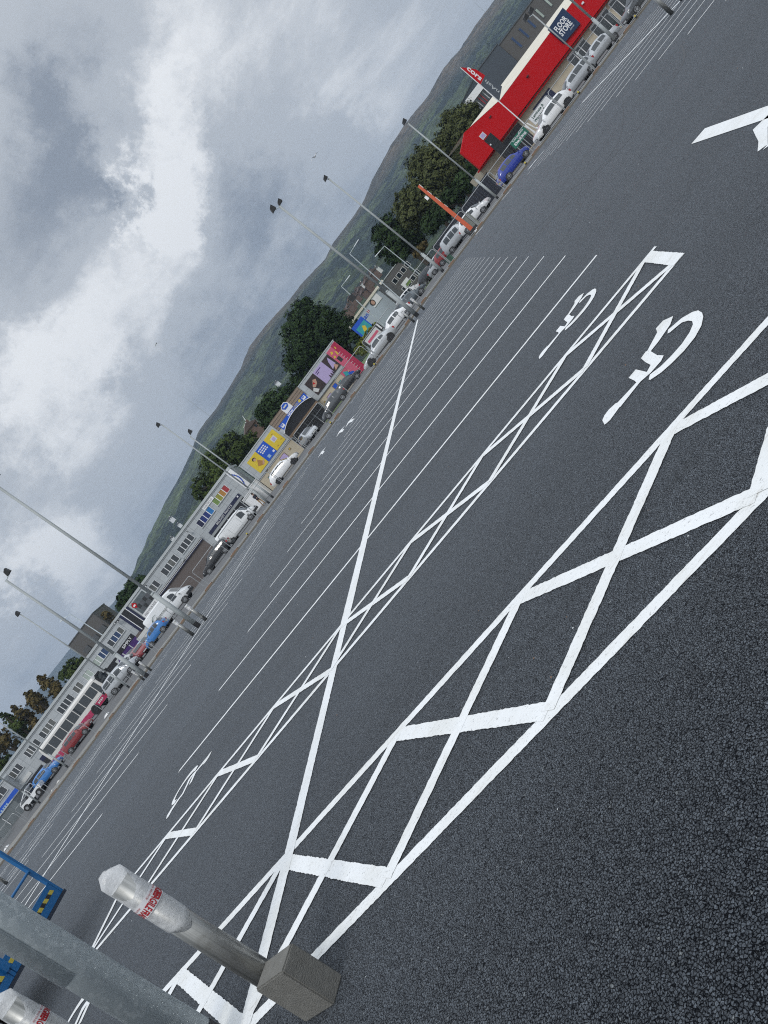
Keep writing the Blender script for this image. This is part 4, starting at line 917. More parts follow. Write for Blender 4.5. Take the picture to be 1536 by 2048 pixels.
b = MB(); F.box(b, -29.9, -27.2, -.9, 2.978, -.06, -.002, 'purple'); F.box(b, -27.2, -25.9, -.9, 2.9, -.07, -.002, 'brickdark'); F.box(b, -34.3, -30.0, -.9, 3.3, -.06, -.002, 'shopblack')
F.box(b, -29.6, -29.45, -.9, 2.9, -.09, -.062, 'lgrey'); F.box(b, -28.4, -28.3, -.9, 2.9, -.09, -.062, 'lgrey')
b.build('shop_front', t)
b = MB(); F.box(b, -30.6, -29.95, 2.3, 3.0, -.5, -.07, 'lgrey'); F.poly(b, [(-30.5, 2.5), (-30.2, 2.9), (-30.05, 2.6), (-30.3, 2.45)], -.51, -.502, 'purple'); b.build('projecting_sign', t)
b = MB(); F.box(b, -37.3, -34.7, 3.14, 3.62, -.10, -.002, 'white'); F.text(b, 'mobility', -36.95, -35.35, 3.24, 3.54, -.105, 'dgrey', .01); b.build('shop_sign', t)
b = MB(); F.box(b, -41.2, -38.9, 2.8, 3.36, -.10, -.002, 'navy'); F.text(b, 'carpets', -40.6, -39.4, 2.95, 3.2, -.105, 'magenta', .02) if False else F.box(b, -40.5, -39.6, 2.98, 3.14, -.106, -.101, 'magenta'); b.build('shop_sign', t)
b = MB(); F.box(b, -48.0, -45.9, 3.02, 3.42, -.12, -.002, 'offwhite'); F.text(b, 'tyres', -47.4, -46.6, 3.12, 3.34, -.125, 'grey') if False else None; b.build('shop_sign', t)
b = MB()
for x0, x1, m in ((-48.0, -44.6, 'shopblack'), (-44.2, -41.9, 'shopblack'), (-41.2, -38.9, 'shopblack'), (-37.3, -34.7, 'glass')): F.box(b, x0, x1, -.9, 2.79, -.06, -.002, m)
F.box(b, -44.2, -41.9, 2.80, 3.30, -.10, -.002, 'navy'); b.build('shop_front', t)
b = MB()
F.box(b, -6.95, -6.22, 2.85, 5.50, -.35, -.002, 'white')
for i in range(14):
    z0 = 3.0+i*.16; xx = -6.88+.42*sin(pi*(i+.5)/14); F.box(b, xx, xx+.14, z0, z0+.155, -.36, -.352, 'royal' if i % 3 else 'wdblue')
F.box(b, -7.0, -6.2, 2.66, 2.85, -.4, -.002, 'grey'); b.build('banner_panel', t)
for x, zc in ((-14.62, 5.06), (-22.0, 5.15), (-27.2, 5.45), (-26.9, 5.3)):
    b = MB(); F.box(b, x, x+.22, zc, zc+.16, -.75, -.5, 'plastic'); F.box(b, x+.08, x+.14, zc+.05, zc+.1, -.52, -.002, 'plastic'); F.box(b, x+.03, x+.18, zc+.02, zc+.1, -.78, -.752, 'lamp'); b.build('wall_lamp', t)
for x in (-17.2, -17.05):
    b = MB(); F.box(b, x-.25, x-.1, 3.62, 3.86, -.62, -.42, 'lgrey'); F.box(b, x-.2, x-.15, 3.7, 3.78, -.43, -.3, 'grey'); b.build('wall_lamp', t)
# --- lower wing at the left with a blue fascia
F = Face(108.5, -53); t = thing('low_shop', 'low shop with a royal blue fascia at the left edge of the photo', 'building', F.loc())
b = MB(); F.box(b, -60, -48.25, -.9, 5.02, 0, 12, 'panels'); b.build('wall', t)
b = MB(); F.box(b, -60, -48.2, 2.86, 3.55, -.22, -.002, 'royal'); F.text(b, 'Bosch', -51.9, -50.2, 3.0, 3.35, -.225, 'lblue', .01) if False else None
for i, x in enumerate((-51.6, -51.25, -50.9, -50.6, -50.3)): F.box(b, x, x+.2, 3.0, 3.3, -.226, -.221, 'car_lightblue')
b.build('shop_sign', t)
b = MB(); F.box(b, -60, -48.25, 5.021, 5.14, -.1, 12.1, 'lgrey'); b.build('roof_edge', t)
window(F, t, -51.3, -48.9, 4.05, 4.85, ['glass']*3)
b = MB(); F.box(b, -60, -48.3, -.9, 2.85, -.06, -.002, 'shopblack'); b.build('shop_front', t)
# grey plant room behind the block
F = Face(150, -30); t = thing('plant_room', 'dark grey clad rooftop box rising behind the long block', 'building', F.loc())
b = MB(); F.box(b, -32.2, -27.75, 2, 8.02, 0, 9, 'slate'); b.build('wall', t)
b = MB(); F.box(b, -32.25, -27.7, 8.021, 8.12, -.1, 9.1, 'dgrey'); b.build('roof_edge', t)
b = MB(); 
for x in (-31.7, -30.2, -28.9): F.box(b, x, x+.8, 5.9, 6.5, -.3, -.002, 'dgrey')
b.build('vent', t)
# --- tile shop
F = Face(101, 3); t = thing('tile_shop', 'cream and grey tile shop with posters and an arched blue NOW OPEN canopy', 'building', F.loc())
b = MB(); F.box(b, -5.42, 11.6, -.6, 2.28, 0, 12, 'cream'); b.build('wall', t)
b = MB(); F.box(b, -5.45, .2, 2.281, 4.82, -.10, 12, 'panels'); F.box(b, 5.3, 11.7, 2.281, 4.84, -.10, 12, 'panels'); F.box(b, .2, 5.3, 2.281, 3.7, -.02, 12, 'panels'); b.build('fascia', t)
b = MB(); F.box(b, -5.5, .2, 4.821, 4.93, -.16, 12, 'lgrey'); F.box(b, 5.3, 11.75, 4.841, 4.95, -.16, 12, 'lgrey'); F.box(b, -5.45, 11.6, 2.20, 2.28, -.13, -.102, 'dgrey'); b.build('trim', t)
b = MB(); F.box(b, .22, 5.28, 3.7, 5.02, -.05, 1.5, 'woodslat'); b.build('timber_parapet', t)
def arch(x): u = (x-2.85)/2.5; return 2.96+.72*max(0, 1-u*u)**.75
cn = MB(); xsA = [.42+4.86*i/18 for i in range(19)]
F.poly(cn, [(.55, 4.0)]+[(x, arch(x)) for x in xsA if .55 <= x <= 5.15]+[(5.15, 4.0)], -1.75, -1.65, 'royal'); 
F.text(cn, 'NOW', 2.15, 3.0, 3.72, 3.97, -1.755, 'white', .03); F.text(cn, 'OPEN', 3.05, 3.95, 3.72, 3.97, -1.755, 'hazyellow', .0); F.box(cn, 4.02, 4.32, 3.68, 3.98, -1.756, -1.751, 'yellow')
for x in (.75, 4.5): F.box(cn, x, x+.42, 3.50, 3.86, -1.756, -1.751, 'white'); F.box(cn, x+.05, x+.3, 3.70, 3.82, -1.760, -1.757, 'royal')
cn.build('canopy_sign', t)
cn = MB(); vs = []
for x in xsA:
    for y in (-1.85, 0): vs += [(F.x(x), y, F.z(arch(x)-.03)), (F.x(x), y, F.z(arch(x)+.04))]
N = len(xsA); cn.add(vs, [(4*i, 4*i+4, 4*i+5, 4*i+1) for i in range(N-1)]+[(4*i+1, 4*i+5, 4*i+7, 4*i+3) for i in range(N-1)]+[(4*i, 4*i+2, 4*i+6, 4*i+4) for i in range(N-1)], 'white')
cn.build('canopy', t)
cn = MB(); F.poly(cn, [(x, arch(x)-.04) for x in xsA]+[(5.28, 2.45), (.42, 2.45)], -1.2, -1.1, 'shopblack'); F.box(cn, .42, 5.28, 2.15, 2.44, -1.25, -.13, 'wood'); cn.build('canopy_infill', t)
g_ = MB(); F.box(g_, .3, 5.3, -.3, 2.14, -.04, -.002, 'shopblack')
for x in (.3, 1.3, 2.6, 3.9, 5.2): F.box(g_, x, x+.06, -.3, 2.14, -.08, -.042, 'lgrey')
F.box(g_, .3, 5.26, 1.5, 1.55, -.085, -.081, 'lgrey'); g_.build('shop_window', t)
hx = MB(); F.poly(hx, [(2.22, 4.78), (2.5, 5.12), (3.0, 5.12), (3.28, 4.78), (3.28, 4.05), (2.22, 4.05)], -1.5, -1.4, 'white'); F.poly(hx, [(2.3, 4.76), (2.53, 5.04), (2.97, 5.04), (3.2, 4.76), (3.0, 4.46), (2.5, 4.46)], -1.52, -1.502, 'royal')
F.box(hx, 2.5, 3.0, 4.66, 4.82, -1.526, -1.521, 'offwhite'); hx.build('hexagonal_sign', t)
for x0, x1, m, nm in ((-4.66, -3.12, 'yellow', 0), (-3.10, -1.63, 'royal', 1), (-1.61, -.03, 'yellow', 2)):
    p_ = MB(); F.box(p_, x0, x1, 2.6, 4.42, -.17, -.102, m)
    if nm == 0:
        c_ = [( -3.95+.24*cos(a*pi/6), 3.98+.20*sin(a*pi/6)) for a in range(12)]
        F.poly(p_, [(x+.05, z+.05) for x, z in c_], -.176, -.171, 'hair'); F.poly(p_, [(x*1.0+.08-.0, z-.04) for x, z in [(-3.95+.16*cos(a*pi/6), 3.98+.16*sin(a*pi/6)) for a in range(12)]], -.181, -.177, 'skin')
        F.poly(p_, [(-4.2, 3.2), (-3.7, 3.75), (-3.45, 3.3), (-3.3, 3.0), (-3.7, 2.85)], -.176, -.171, 'wochre'); F.poly(p_, [(-3.75, 2.95), (-3.3, 3.3), (-3.22, 3.15), (-3.6, 2.8)], -.181, -.177, 'skin')
    elif nm == 1:
        for r_ in range(3):
            for q_ in range(4): F.box(p_, -2.95+q_*.26+.05*r_, -2.95+q_*.26+.2+.05*r_, 4.08-r_*.24, 4.20-r_*.24, -.176, -.171, 'white')
        F.box(p_, -2.75, -2.4, 2.75, 3.1, -.176, -.171, 'car_lightblue'); F.box(p_, -1.95, -1.72, 2.78, 3.0, -.176, -.171, 'white')
    else:
        F.box(p_, -1.1, -.5, 3.35, 3.95, -.176, -.171, 'offwhite'); F.box(p_, -.98, -.62, 3.45, 3.85, -.181, -.177, 'lilac')
        for x, z in ((-.55, 4.1), (-.3, 3.0), (-1.1, 2.85)): F.poly(p_, [(x-.15, z), (x, z+.05), (x+.2, z-.05), (x+.02, z-.06)], -.176, -.171, 'wochre')
    p_.build('poster', t)
for x0, x1, m in ((5.95, 7.48, 'photo_dark'), (7.50, 9.05, 'lilac'), (9.07, 10.1, 'photo_dark')):
    p_ = MB(); F.box(p_, x0, x1, 2.62, 4.5, -.17, -.102, m)
    if m == 'lilac':
        for r_, (z, wd) in enumerate(((4.2, .85), (4.0, .4))): F.box(p_, 7.65, 7.65+wd, z, z+.09, -.176, -.171, 'purple')
        for q_ in range(3): F.poly(p_, [(8.3+q_*.26, 2.63), (8.42+q_*.26, 3.05), (8.56+q_*.26, 2.63)], -.176, -.171, 'photo_dark')
    elif x0 < 7:
        F.poly(p_, [(6.3, 3.6), (6.9, 4.1), (7.2, 3.9), (6.95, 3.5), (6.5, 3.35)], -.176, -.171, 'skin'); F.poly(p_, [(5.96, 3.3), (6.3, 3.5), (6.6, 2.9), (6.2, 2.8)], -.176, -.171, 'offwhite')
        F.poly(p_, [(6.5, 3.75), (6.75, 3.9), (6.8, 3.6)], -.181, -.177, 'red')
    else:
        F.poly(p_, [(9.2, 3.0), (9.5, 3.9), (9.8, 4.3), (9.9, 3.2)], -.176, -.171, 'lilac'); F.poly(p_, [(9.3, 2.7), (9.7, 3.3), (9.95, 2.8)], -.181, -.177, 'skin')
    p_.build('poster', t)
p_ = MB(); F.box(p_, 10.12, 11.0, .35, 4.62, -.16, -.104, 'pink'); F.box(p_, 11.0, 11.68, .1, 4.70, -.16, -.104, 'magenta'); F.box(p_, 9.3, 10.12, .35, 2.1, -.06, -.002, 'pink')
for x, z, w_, h_ in ((10.3, 4.05, .35, .3), (10.75, 3.55, .2, .5), (10.2, 3.55, .3, .25), (11.1, 4.1, .16, .3)): F.poly(p_, [(x, z), (x+w_*.5, z+h_), (x+w_, z+h_*.6), (x+w_*.8, z-.05)], -.168, -.162, 'yellow')
for i in range(9): F.box(p_, 10.9+.02*(i % 2), 11.2, 3.5-i*.34, 3.54-i*.34, -.168, -.162, 'offwhite')
F.box(p_, 10.35, 10.75, 2.75, 3.4, -.168, -.162, 'plastic'); F.poly(p_, [(9.5, .6), (9.9, 1.5), (10.4, 1.2), (10.5, .6)], -.17, -.162, 'royal'); F.poly(p_, [(9.35, 1.2), (9.6, 2.0), (10.0, 1.6), (9.8, 1.0)], -.168, -.162, 'teal')
F.poly(p_, [(9.95, 1.45), (10.1, 1.75), (10.25, 1.5)], -.174, -.171, 'skin'); p_.build('mural', t)
for x0, x1, z0, z1, m in ((6.3, 7.0, 1.0, 1.75, 'lilac'), (7.6, 8.2, 1.1, 2.0, 'royal'), (8.3, 8.8, .9, 1.7, 'teal'), (5.7, 5.9, 1.4, 1.7, 'yellow'), (-2.2, -1.3, 1.1, 1.9, 'lilac'), (-3.5, -3.0, 1.0, 1.7, 'royal'), (-4.6, -4.0, 1.0, 1.7, 'teal'), (-.75, -.5, 1.5, 1.75, 'yellow')):
    p_ = MB(); F.box(p_, x0, x1, z0, z1, -.05, -.002, 'wood'); F.box(p_, x0+.06, x1-.06, z0+.06, z1-.06, -.058, -.052, m); p_.build('small_poster', t)
# white cabins between the two
for X0, X1, zt, Yc, lb in ((-8.3, -6.9, 2.35, 99, 'white steel cabin behind the front of the white panel van'), (-6.75, -5.5, 2.6, 102, 'white steel cabin tucked against the left end of the tile shop')):
    F = Face(Yc, (X0+X1)/2); t = thing('steel_cabin', lb, 'cabin', F.loc(), 0, 'white cabins beside the tile shop')
    b = MB(); F.box(b, X0, X1, .0, zt, 0, 4, 'offwhite'); b.build('body', t); b = MB(); F.box(b, X0-.05, X1+.05, zt, zt+.08, -.05, 4.05, 'white'); b.build('roof', t)
    b = MB(); F.box(b, X0+.25, X1-.25, .15, zt-.3, -.03, -.002, 'white'); b.build('door', t)
# white hoarding board behind the small blue car
F = Face(97, -26.4); t = thing('board_fence', 'low white board fence behind the small bright blue city car', 'fence', F.loc())
b = MB(); F.box(b, -27.4, -24.2, .55, 2.6, 0, .08, 'offwhite'); b.build('boards', t)
b = MB(); 
for x in (-27.3, -25.8, -24.3): F.box(b, x, x+.1, .4, 2.65, -.06, -.002, 'lgrey')
F.box(b, -27.4, -24.2, 1.55, 1.63, -.05, -.003, 'lgrey'); b.build('posts', t)
# --- red floor shop
F = Face(85, 48); t = thing('floor_shop', 'red fronted flooring shop with a cream sloping roof and navy FLOOR STORE sign', 'building', F.loc())
b = MB(); F.box(b, 36.6, 72, -.6, 3.29, .9, 5, 'cream'); b.build('wall', t)
b = MB(); F.poly(b, [(36.15, 3.25), (36.15, 5.92), (38.1, 6.85), (43.2, 5.88), (43.2, 3.30)], -.6, -.25, 'red'); F.poly(b, [(43.2, 3.32), (43.2, 5.86), (55.3, 5.95), (72, 6.0), (72, 3.05), (46.4, 3.30)], 0, 2.0, 'red'); b.build('fascia', t)
b = MB(); F.poly(b, [(36.3, 3.05), (36.3, 3.24), (43.1, 3.28), (43.2, 3.2), (72, 3.04), (72, 2.92)], .2, .88, 'red'); b.build('soffit', t)
b = MB()
x = F.x; z = F.z
b.add([(x(38.1), -.62, z(6.87)), (x(43.25), -.62, z(5.9)), (x(43.25), .0, z(5.9)), (x(72), -.02, z(5.98)), (x(72), 9, z(7.35)), (x(38.1), 9, z(7.3))], [(0, 1, 2, 3, 4, 5)], 'roofcream'); b.build('roof', t)
b = MB(); F.poly(b, [(52.75, 4.0), (52.75, 6.3), (55.55, 6.42), (55.55, 3.86)], -.22, -.004, 'navyblue'); F.text(b, 'FLOOR', 53.15, 55.0, 5.25, 5.88, -.225, 'white', .03); F.text(b, 'STORE', 53.15, 55.0, 4.55, 5.18, -.225, 'white', .03); F.text(b, '.co.uk', 54.25, 55.0, 4.28, 4.46, -.225, 'white'); b.build('shop_sign', t)
b = MB(); F.box(b, 38.75, 39.9, 1.0, 4.62, -.62, -.602, 'black'); b.build('roller_door', t)
b = MB(); F.box(b, 38.75, 39.4, 4.75, 5.35, -.66, -.602, 'offwhite'); F.box(b, 38.83, 39.32, 4.85, 5.27, -.668, -.661, 'lilac'); b.build('notice_panel', t)
b = MB(); F.box(b, 47.3, 47.6, 5.0, 5.12, -.18, -.004, 'plastic'); F.box(b, 41.0, 41.3, 5.6, 5.7, -.75, -.602, 'plastic'); F.box(b, 38.8, 38.95, 3.75, 3.9, -.7, -.602, 'lamp'); F.box(b, 57.3, 57.6, 4.9, 5.1, -.15, -.004, 'lamp'); b.build('wall_lamp', t)
for x0, x1 in ((56.4, 59.4), (59.8, 63), (63.4, 68), (52.2, 55.2)):
    b = MB(); F.box(b, x0, x1, .25, 2.7, .83, .895, 'white'); f_ = b.build('window', t)
    n_ = 3
    for i in range(n_): b = MB(); F.box(b, lerp(x0, x1, i/n_)+.06, lerp(x0, x1, (i+1)/n_)-.06, .33, 2.62, .80, .828, 'glass'); b.build('pane', f_)
    b = MB(); F.box(b, x0, x1, 2.72, 2.82, .7, .895, 'white'); b.build('sign_strip', t)
b = MB(); F.box(b, 45.6, 48.6, .2, 2.5, .85, .898, 'navy'); b.build('shutter', t); b = MB(); F.box(b, 40.2, 43.4, .2, 2.9, .85, .898, 'shopblack')
for i in range(6): F.box(b, 40.4+i*.5, 40.46+i*.5, .2, 2.9, .82, .848, 'dgrey')
b.build('shutter', t)

for o in t.children:
    for i, m in enumerate(o.data.materials): pass
F2 = Face(80, 45.6); tb = thing('sign_board', 'white standing board reading Laminate and Wooden floors in dark green', 'sign', F2.loc(), 0, 'boards outside the floor shop')
b = MB(); F2.box(b, 44.02, 47.2, 1.18, 2.22, -.03, .03, 'white'); F2.text(b, 'Laminate &', 44.35, 46.3, 1.78, 2.1, -.034, 'dkgreen', .03); F2.text(b, 'Wooden floors', 44.2, 46.9, 1.32, 1.66, -.034, 'dkgreen', .03); b.build('board', tb)
b = MB(); F2.box(b, 44.3, 44.38, .2, 1.18, -.02, .02, 'grey'); F2.box(b, 46.8, 46.88, .2, 1.18, -.02, .02, 'grey'); b.build('legs', tb)
F2 = Face(79, 41.8); tb = thing('sign_board', 'green standing board reading Composite Decking in white', 'sign', F2.loc(), 0, 'boards outside the floor shop')
b = MB(); F2.box(b, 40.6, 43.0, 1.36, 2.3, -.03, .03, 'signgreen'); F2.text(b, 'Composite', 40.95, 42.75, 1.94, 2.2, -.034, 'white', .02); F2.text(b, 'Decking', 40.85, 42.75, 1.46, 1.84, -.034, 'white', .05); b.build('board', tb)
b = MB(); F2.box(b, 40.8, 40.88, .3, 1.36, -.02, .02, 'grey'); F2.box(b, 42.7, 42.78, .3, 1.36, -.02, .02, 'grey'); b.build('legs', tb)
F2 = Face(81, 43.3)
for x0, lb in ((43.35, 'pale timber plank leaning left of its twin beside the laminate board'), (43.75, 'pale timber plank leaning closest to the laminate board')):
    b = MB(); b.add([(F2.x(x0), -.06, F2.z(.7)), (F2.x(x0)+.13, -.06, F2.z(.7)), (F2.x(x0)+.13, .5, F2.z(2.1)), (F2.x(x0), .5, F2.z(2.1)), (F2.x(x0), .0, F2.z(.68)), (F2.x(x0)+.13, .0, F2.z(.68)), (F2.x(x0)+.13, .56, F2.z(2.08)), (F2.x(x0), .56, F2.z(2.08))],
       [(0, 1, 2, 3), (4, 7, 6, 5), (0, 4, 5, 1), (2, 6, 7, 3), (1, 5, 6, 2), (0, 3, 7, 4)], 'offwhite'); o = b.build('timber_plank', loc=F2.loc()); tag(o, lb, 'plank', 'planks outside the floor shop')
# feather flag
F2 = Face(74, 43.3); tb = thing('feather_flag', 'tall red and grey feather flag on a white pole before the red shop', 'flag', F2.loc())
b = MB(); b.cyl((F2.x(43.3), 0, F2.z(.6)), (F2.x(43.45), 0, F2.z(11.35)), .06, .03, 'white', 8); b.build('pole', tb)
b = MB(); F2.poly(b, [(43.5, 11.3), (43.95, 10.7), (44.4, 9.9), (44.55, 8.75), (43.48, 8.55)], -.012, .012, 'red')
for i, (ch, zz) in enumerate(zip('FLOORS'[1:], (10.55, 10.05, 9.55, 9.1, 8.72))):
    pass
b.build('red_cloth', tb)
b = MB(); F2.poly(b, [(43.48, 8.54), (44.55, 8.74), (44.85, 6.6), (43.44, 5.9)], -.012, .012, 'slate2'); b.build('grey_cloth', tb)
b = MB()
vs_, fs_ = text_shape('cors', .03)
b.add([(F2.x(43.74+.36*y_), -.02, F2.z(10.75-1.95*x_)) for x_, y_ in vs_], fs_, 'white')
b.build('lettering', tb); b = MB()
vs_, fs_ = text_shape('nAsh', .01)
b.add([(F2.x(43.95+.34*(1-y_)), -.02, F2.z(6.5+1.9*x_)) for x_, y_ in vs_], fs_, 'lgrey'); b.build('lettering', tb)
# grey blocks on the right
F = Face(125, 57); t = thing('clad_block', 'tall dark grey clad block with narrow slit windows behind the red shop', 'building', F.loc())
b = MB(); F.box(b, 48.05, 72, 0, 9.45, 0, 20, 'slate'); b.build('wall', t); b = MB(); F.box(b, 48.0, 72, 9.451, 9.55, -.1, 20.1, 'dgrey'); b.build('roof_edge', t)
for x0, z0, z1 in ((49.35, 7.35, 8.95), (50.65, 7.35, 8.9), (51.95, 7.4, 8.7), (53.4, 7.35, 8.7), (54.9, 7.4, 8.9), (56.4, 7.4, 8.9), (58, 7.4, 8.9), (60, 7.4, 8.9)):
    b = MB(); F.box(b, x0-.02, x0+.34, z0, z1, -.05, -.002, 'dgrey'); f_ = b.build('window', t); b = MB(); F.box(b, x0+.04, x0+.28, z0+.1, z1-.1, -.06, -.052, 'glasspale' if x0 > 52.5 else 'glassblue'); b.build('pane', f_)
F = Face(124, 46); t = thing('stair_block', 'blue grey clad stair block left of the slit windowed block', 'building', F.loc())
b = MB(); F.box(b, 44.45, 48.02, 0, 9.66, 0, 12, 'slate2'); b.build('wall', t); b = MB(); F.box(b, 44.4, 48.02, 9.661, 9.75, -.1, 12.1, 'dgrey'); b.build('roof_edge', t)
F = Face(118, 42); t = thing('glass_pavilion', 'glazed pavilion with a thick white flat roof beside the trees', 'building', F.loc())
b = MB(); F.box(b, 40.9, 43.9, 8.05, 8.8, -.5, 8, 'white'); b.build('roof', t); b = MB(); F.box(b, 41.2, 44.4, 0, 8.045, 0, 8, 'glass'); b.build('wall', t)
b = MB()
for i in range(7): F.box(b, 41.4+i*.38, 41.5+i*.38, 6.9, 8.0, -.06, -.002, 'lgrey' if i not in (2, 3) else 'wred')
b.build('window_frame', t)
# white shed with portrait hoarding and small grey unit
F = Face(150, 24); t = thing('shed', 'long pale metal shed with blue and red letters and a portrait picture', 'building', F.loc())
Pq = lambda u, v: (at(u, v, 90).x, at(u, v, 90).z)
xa = 16.0; xb = 20.9
a0 = Pq(707, 637)[0]; a1 = Pq(766, 563)[0]; zt = Pq(735, 598)[1]
P('shedblue', (.42, .48, .54), .45, var=.1, scale=.5)
b = MB(); F.box(b, a0, a1, -1, zt-.25, 0, 20, 'shedblue'); b.build('wall', t); b = MB(); F.box(b, a0-.1, a1+.05, zt-.25, zt, -.3, 20.2, 'roofcream'); b.build('roof', t)
x0, z0 = Pq(724, 642); x1, z1 = Pq(738, 622)
b = MB(); F.text(b, 'ican', x0, x0+(x1-x0)*.75, z0-.25, z0+.25, -.02, 'royal', .02); F.box(b, x1-.2, x1+.05, z1-.1, z1+.2, -.03, -.002, 'red'); b.build('lettering', t)
x0, z0 = Pq(746, 605); b = MB(); F.box(b, x0-.3, x0+1.0, z0-.5, z0+.5, -.1, -.002, 'white'); F.poly(b, [(x0-.05+.32*cos(a*pi/6), z0+.02+.38*sin(a*pi/6)) for a in range(12)], -.11, -.102, 'hair'); F.poly(b, [(x0-.02+.2*cos(a*pi/6), z0+.26*sin(a*pi/6)) for a in range(12)], -.12, -.112, 'skin'); b.build('portrait_picture', t)
F = Face(140, 26); t = thing('grey_unit', 'small grey industrial unit with dark windows and a pale green board', 'building', F.loc())
x0, zt = Pq(772, 560); x1, _ = Pq(800, 545); zt = Pq(782, 542)[1]
b = MB(); F.box(b, x0, x1+.9, -1, zt, 0, 12, 'slate'); b.build('wall', t); b = MB(); F.box(b, x0-.05, x1+.95, zt, zt+.1, -.1, 12.1, 'lgrey'); b.build('roof_edge', t)
for i, zt in [(i, zt-dz) for dz in (0, 1.35, 2.7) for i in range(4)]:
    b = MB(); F.box(b, x0+.25+i*.75, x0+.8+i*.75, zt-1.3, zt-.7, -.05, -.002, 'white'); f_ = b.build('window', t); b = MB(); F.box(b, x0+.29+i*.75, x0+.76+i*.75, zt-1.26, zt-.74, -.06, -.052, 'glass'); b.build('pane', f_)
x0, z0 = Pq(806, 575); b = MB(); F.box(b, x0-.5, x0+.5, z0-.35, z0+.35, -4, -3.9, 'white'); F.box(b, x0-.2, x0+.48, z0-.33, z0+.0, -4.01, -4.002, 'wgreen'); b.build('sign_board', t)
# teal banner cube and black framed notice by the hedge
p = at(725, 655, 103); t = thing('banner_sign', 'square blue and teal banner sign standing before the dark trees', 'sign', (p.x, p.y, 0))
zc = p.z; MB().box(-1.0, 1.0, -.08, .08, zc-1.1, zc+1.0, 'royal').build('panel', t); MB().box(-.75, .85, -.10, -.082, zc-.85, zc+.45, 'teal').build('picture', t); MB().prism([(-.3, zc-.5), (.1, zc+.2), (.4, zc-.1), (.2, zc-.6)], -.12, -.102, 'yellow').build('motif', t); MB().cyl((0, .1, 0), (0, .1, zc), .08, .08, 'grey', 8).build('post', t)
p = at(746, 673, 86); t = thing('notice_frame', 'black framed pale notice board behind the silver coupe', 'sign', (p.x, p.y, 0)); zc = p.z
MB().box(-1.15, 1.15, -.05, .05, zc-.6, zc+.6, 'plastic').build('frame', t); m2 = MB(); m2.box(-.95, .95, -.06, -.052, zc-.42, zc+.42, 'offwhite'); text_on(m2, 'WRAPS', -.8, .8, zc-.2, zc+.2, -.064, 'magenta') if False else m2.box(-.8, .8, -.066, -.061, zc-.15, zc+.12, 'pink'); m2.build('notice', t)
for s in (-1, 1): MB().box(s*1.1-.05, s*1.1+.05, .06, .14, 0, zc+.6, 'plastic').build('post', t)
p = at(755, 657, 88); t = thing('notice_frame', 'small white notice in a black frame right of the pale pink notice', 'sign', (p.x, p.y, 0)); zc = p.z
MB().box(-.5, .5, -.05, .05, zc-.5, zc+.5, 'plastic').build('frame', t); MB().box(-.38, .38, -.06, -.052, zc-.38, zc+.38, 'white').build('notice', t); MB().cyl((0, .1, 0), (0, .1, zc), .05, .05, 'plastic', 6).build('post', t)
# dark slatted fence on the right and silver palisade on the left
def wallfence(name, label, pts, Y, m, z0, cap=None):
    a, b_ = at(*pts[0], Y[0]), at(*pts[1], Y[1]); L_ = math.hypot(b_.x-a.x, b_.y-a.y); rz = math.atan2(b_.y-a.y, b_.x-a.x)
    t = thing(name, label, 'fence', (a.x, a.y, 0), rz); h0 = (a.z+b_.z)/2
    MB().box(0, L_, 0, .08, z0, h0, m).build('slats', t); return t, L_, h0
t, L_, h0 = wallfence('slat_fence', 'tall dark navy slatted fence below the broad olive trees', ((866, 493), (972, 345)), (92, 84), 'darkslat', 0)
b = MB(); n_ = int(L_/2.6)
for i in range(n_+1): b.box(i*L_/n_-.05, i*L_/n_+.05, -.08, -.002, 0, h0+.05, 'plastic')
b.build('posts', t)
def at_z(u, v, Y): p = at(u, v, Y); return p
a = at_z(8, 1608, 88)
t = thing('steel_shed', 'grey corrugated steel shed by the blue fascia shop', 'shed', (at(24, 1625, 87).x, 87, 0))
xl, xr = at(-20, 1660, 87).x-t.location.x, at(38, 1607, 87).x-t.location.x; zt = at(25, 1600, 87).z; zb_ = gz(t.location.x, 87)
P('shedsteel', (.20, .225, .235), .5, metal=.3, var=.25, scale=1.0)
b = MB(); n_ = 22; pts = []
for i in range(n_*2+1): pts.append((lerp(xl, xr, i/(2*n_)), (.06 if i % 2 else 0)))
b.add([(x_, y_, zb_) for x_, y_ in pts]+[(x_, y_, zt) for x_, y_ in pts]+[(xr, 4, zb_), (xr, 4, zt), (xl, 4, zb_), (xl, 4, zt)], [(i, i+1, i+2+2*n_, i+1+2*n_) for i in range(2*n_)]+[(2*n_, 4*n_+2, 4*n_+3, 4*n_+1)], 'shedsteel'); b.build('wall', t)
MB().box(xl, xr+.1, -.1, 4.1, zt, zt+.12, 'lgrey').build('roof', t); MB().box(xl*.4, xl*.4+.06, -.05, -.01, zb_+.2, zt-.3, 'white').build('door_seam', t)
p = at(6, 1690, 84); t = thing('palisade_fence', 'silver palisade fence at the left edge above the blue lift', 'fence', (p.x, 84, 0))
x1 = at(31, 1663, 84).x-p.x; zb_ = gz(p.x, 84); zt = at(10, 1640, 84).z
pl = MB(); n_ = 60
for i in range(n_): 
    x_ = lerp(-9, x1, i/n_); pl.prism([(x_, zb_), (x_+.08, zb_), (x_+.08, zt-.12), (x_+.04, zt), (x_, zt-.12)], -.012, .0, 'shedsteel')
pl.build('pales', t); b = MB(); 
for z_ in (.25, .8): b.box(-9, x1, .005, .05, lerp(zb_, zt, z_)-.03, lerp(zb_, zt, z_)+.03, 'grey')
b.build('rails', t)
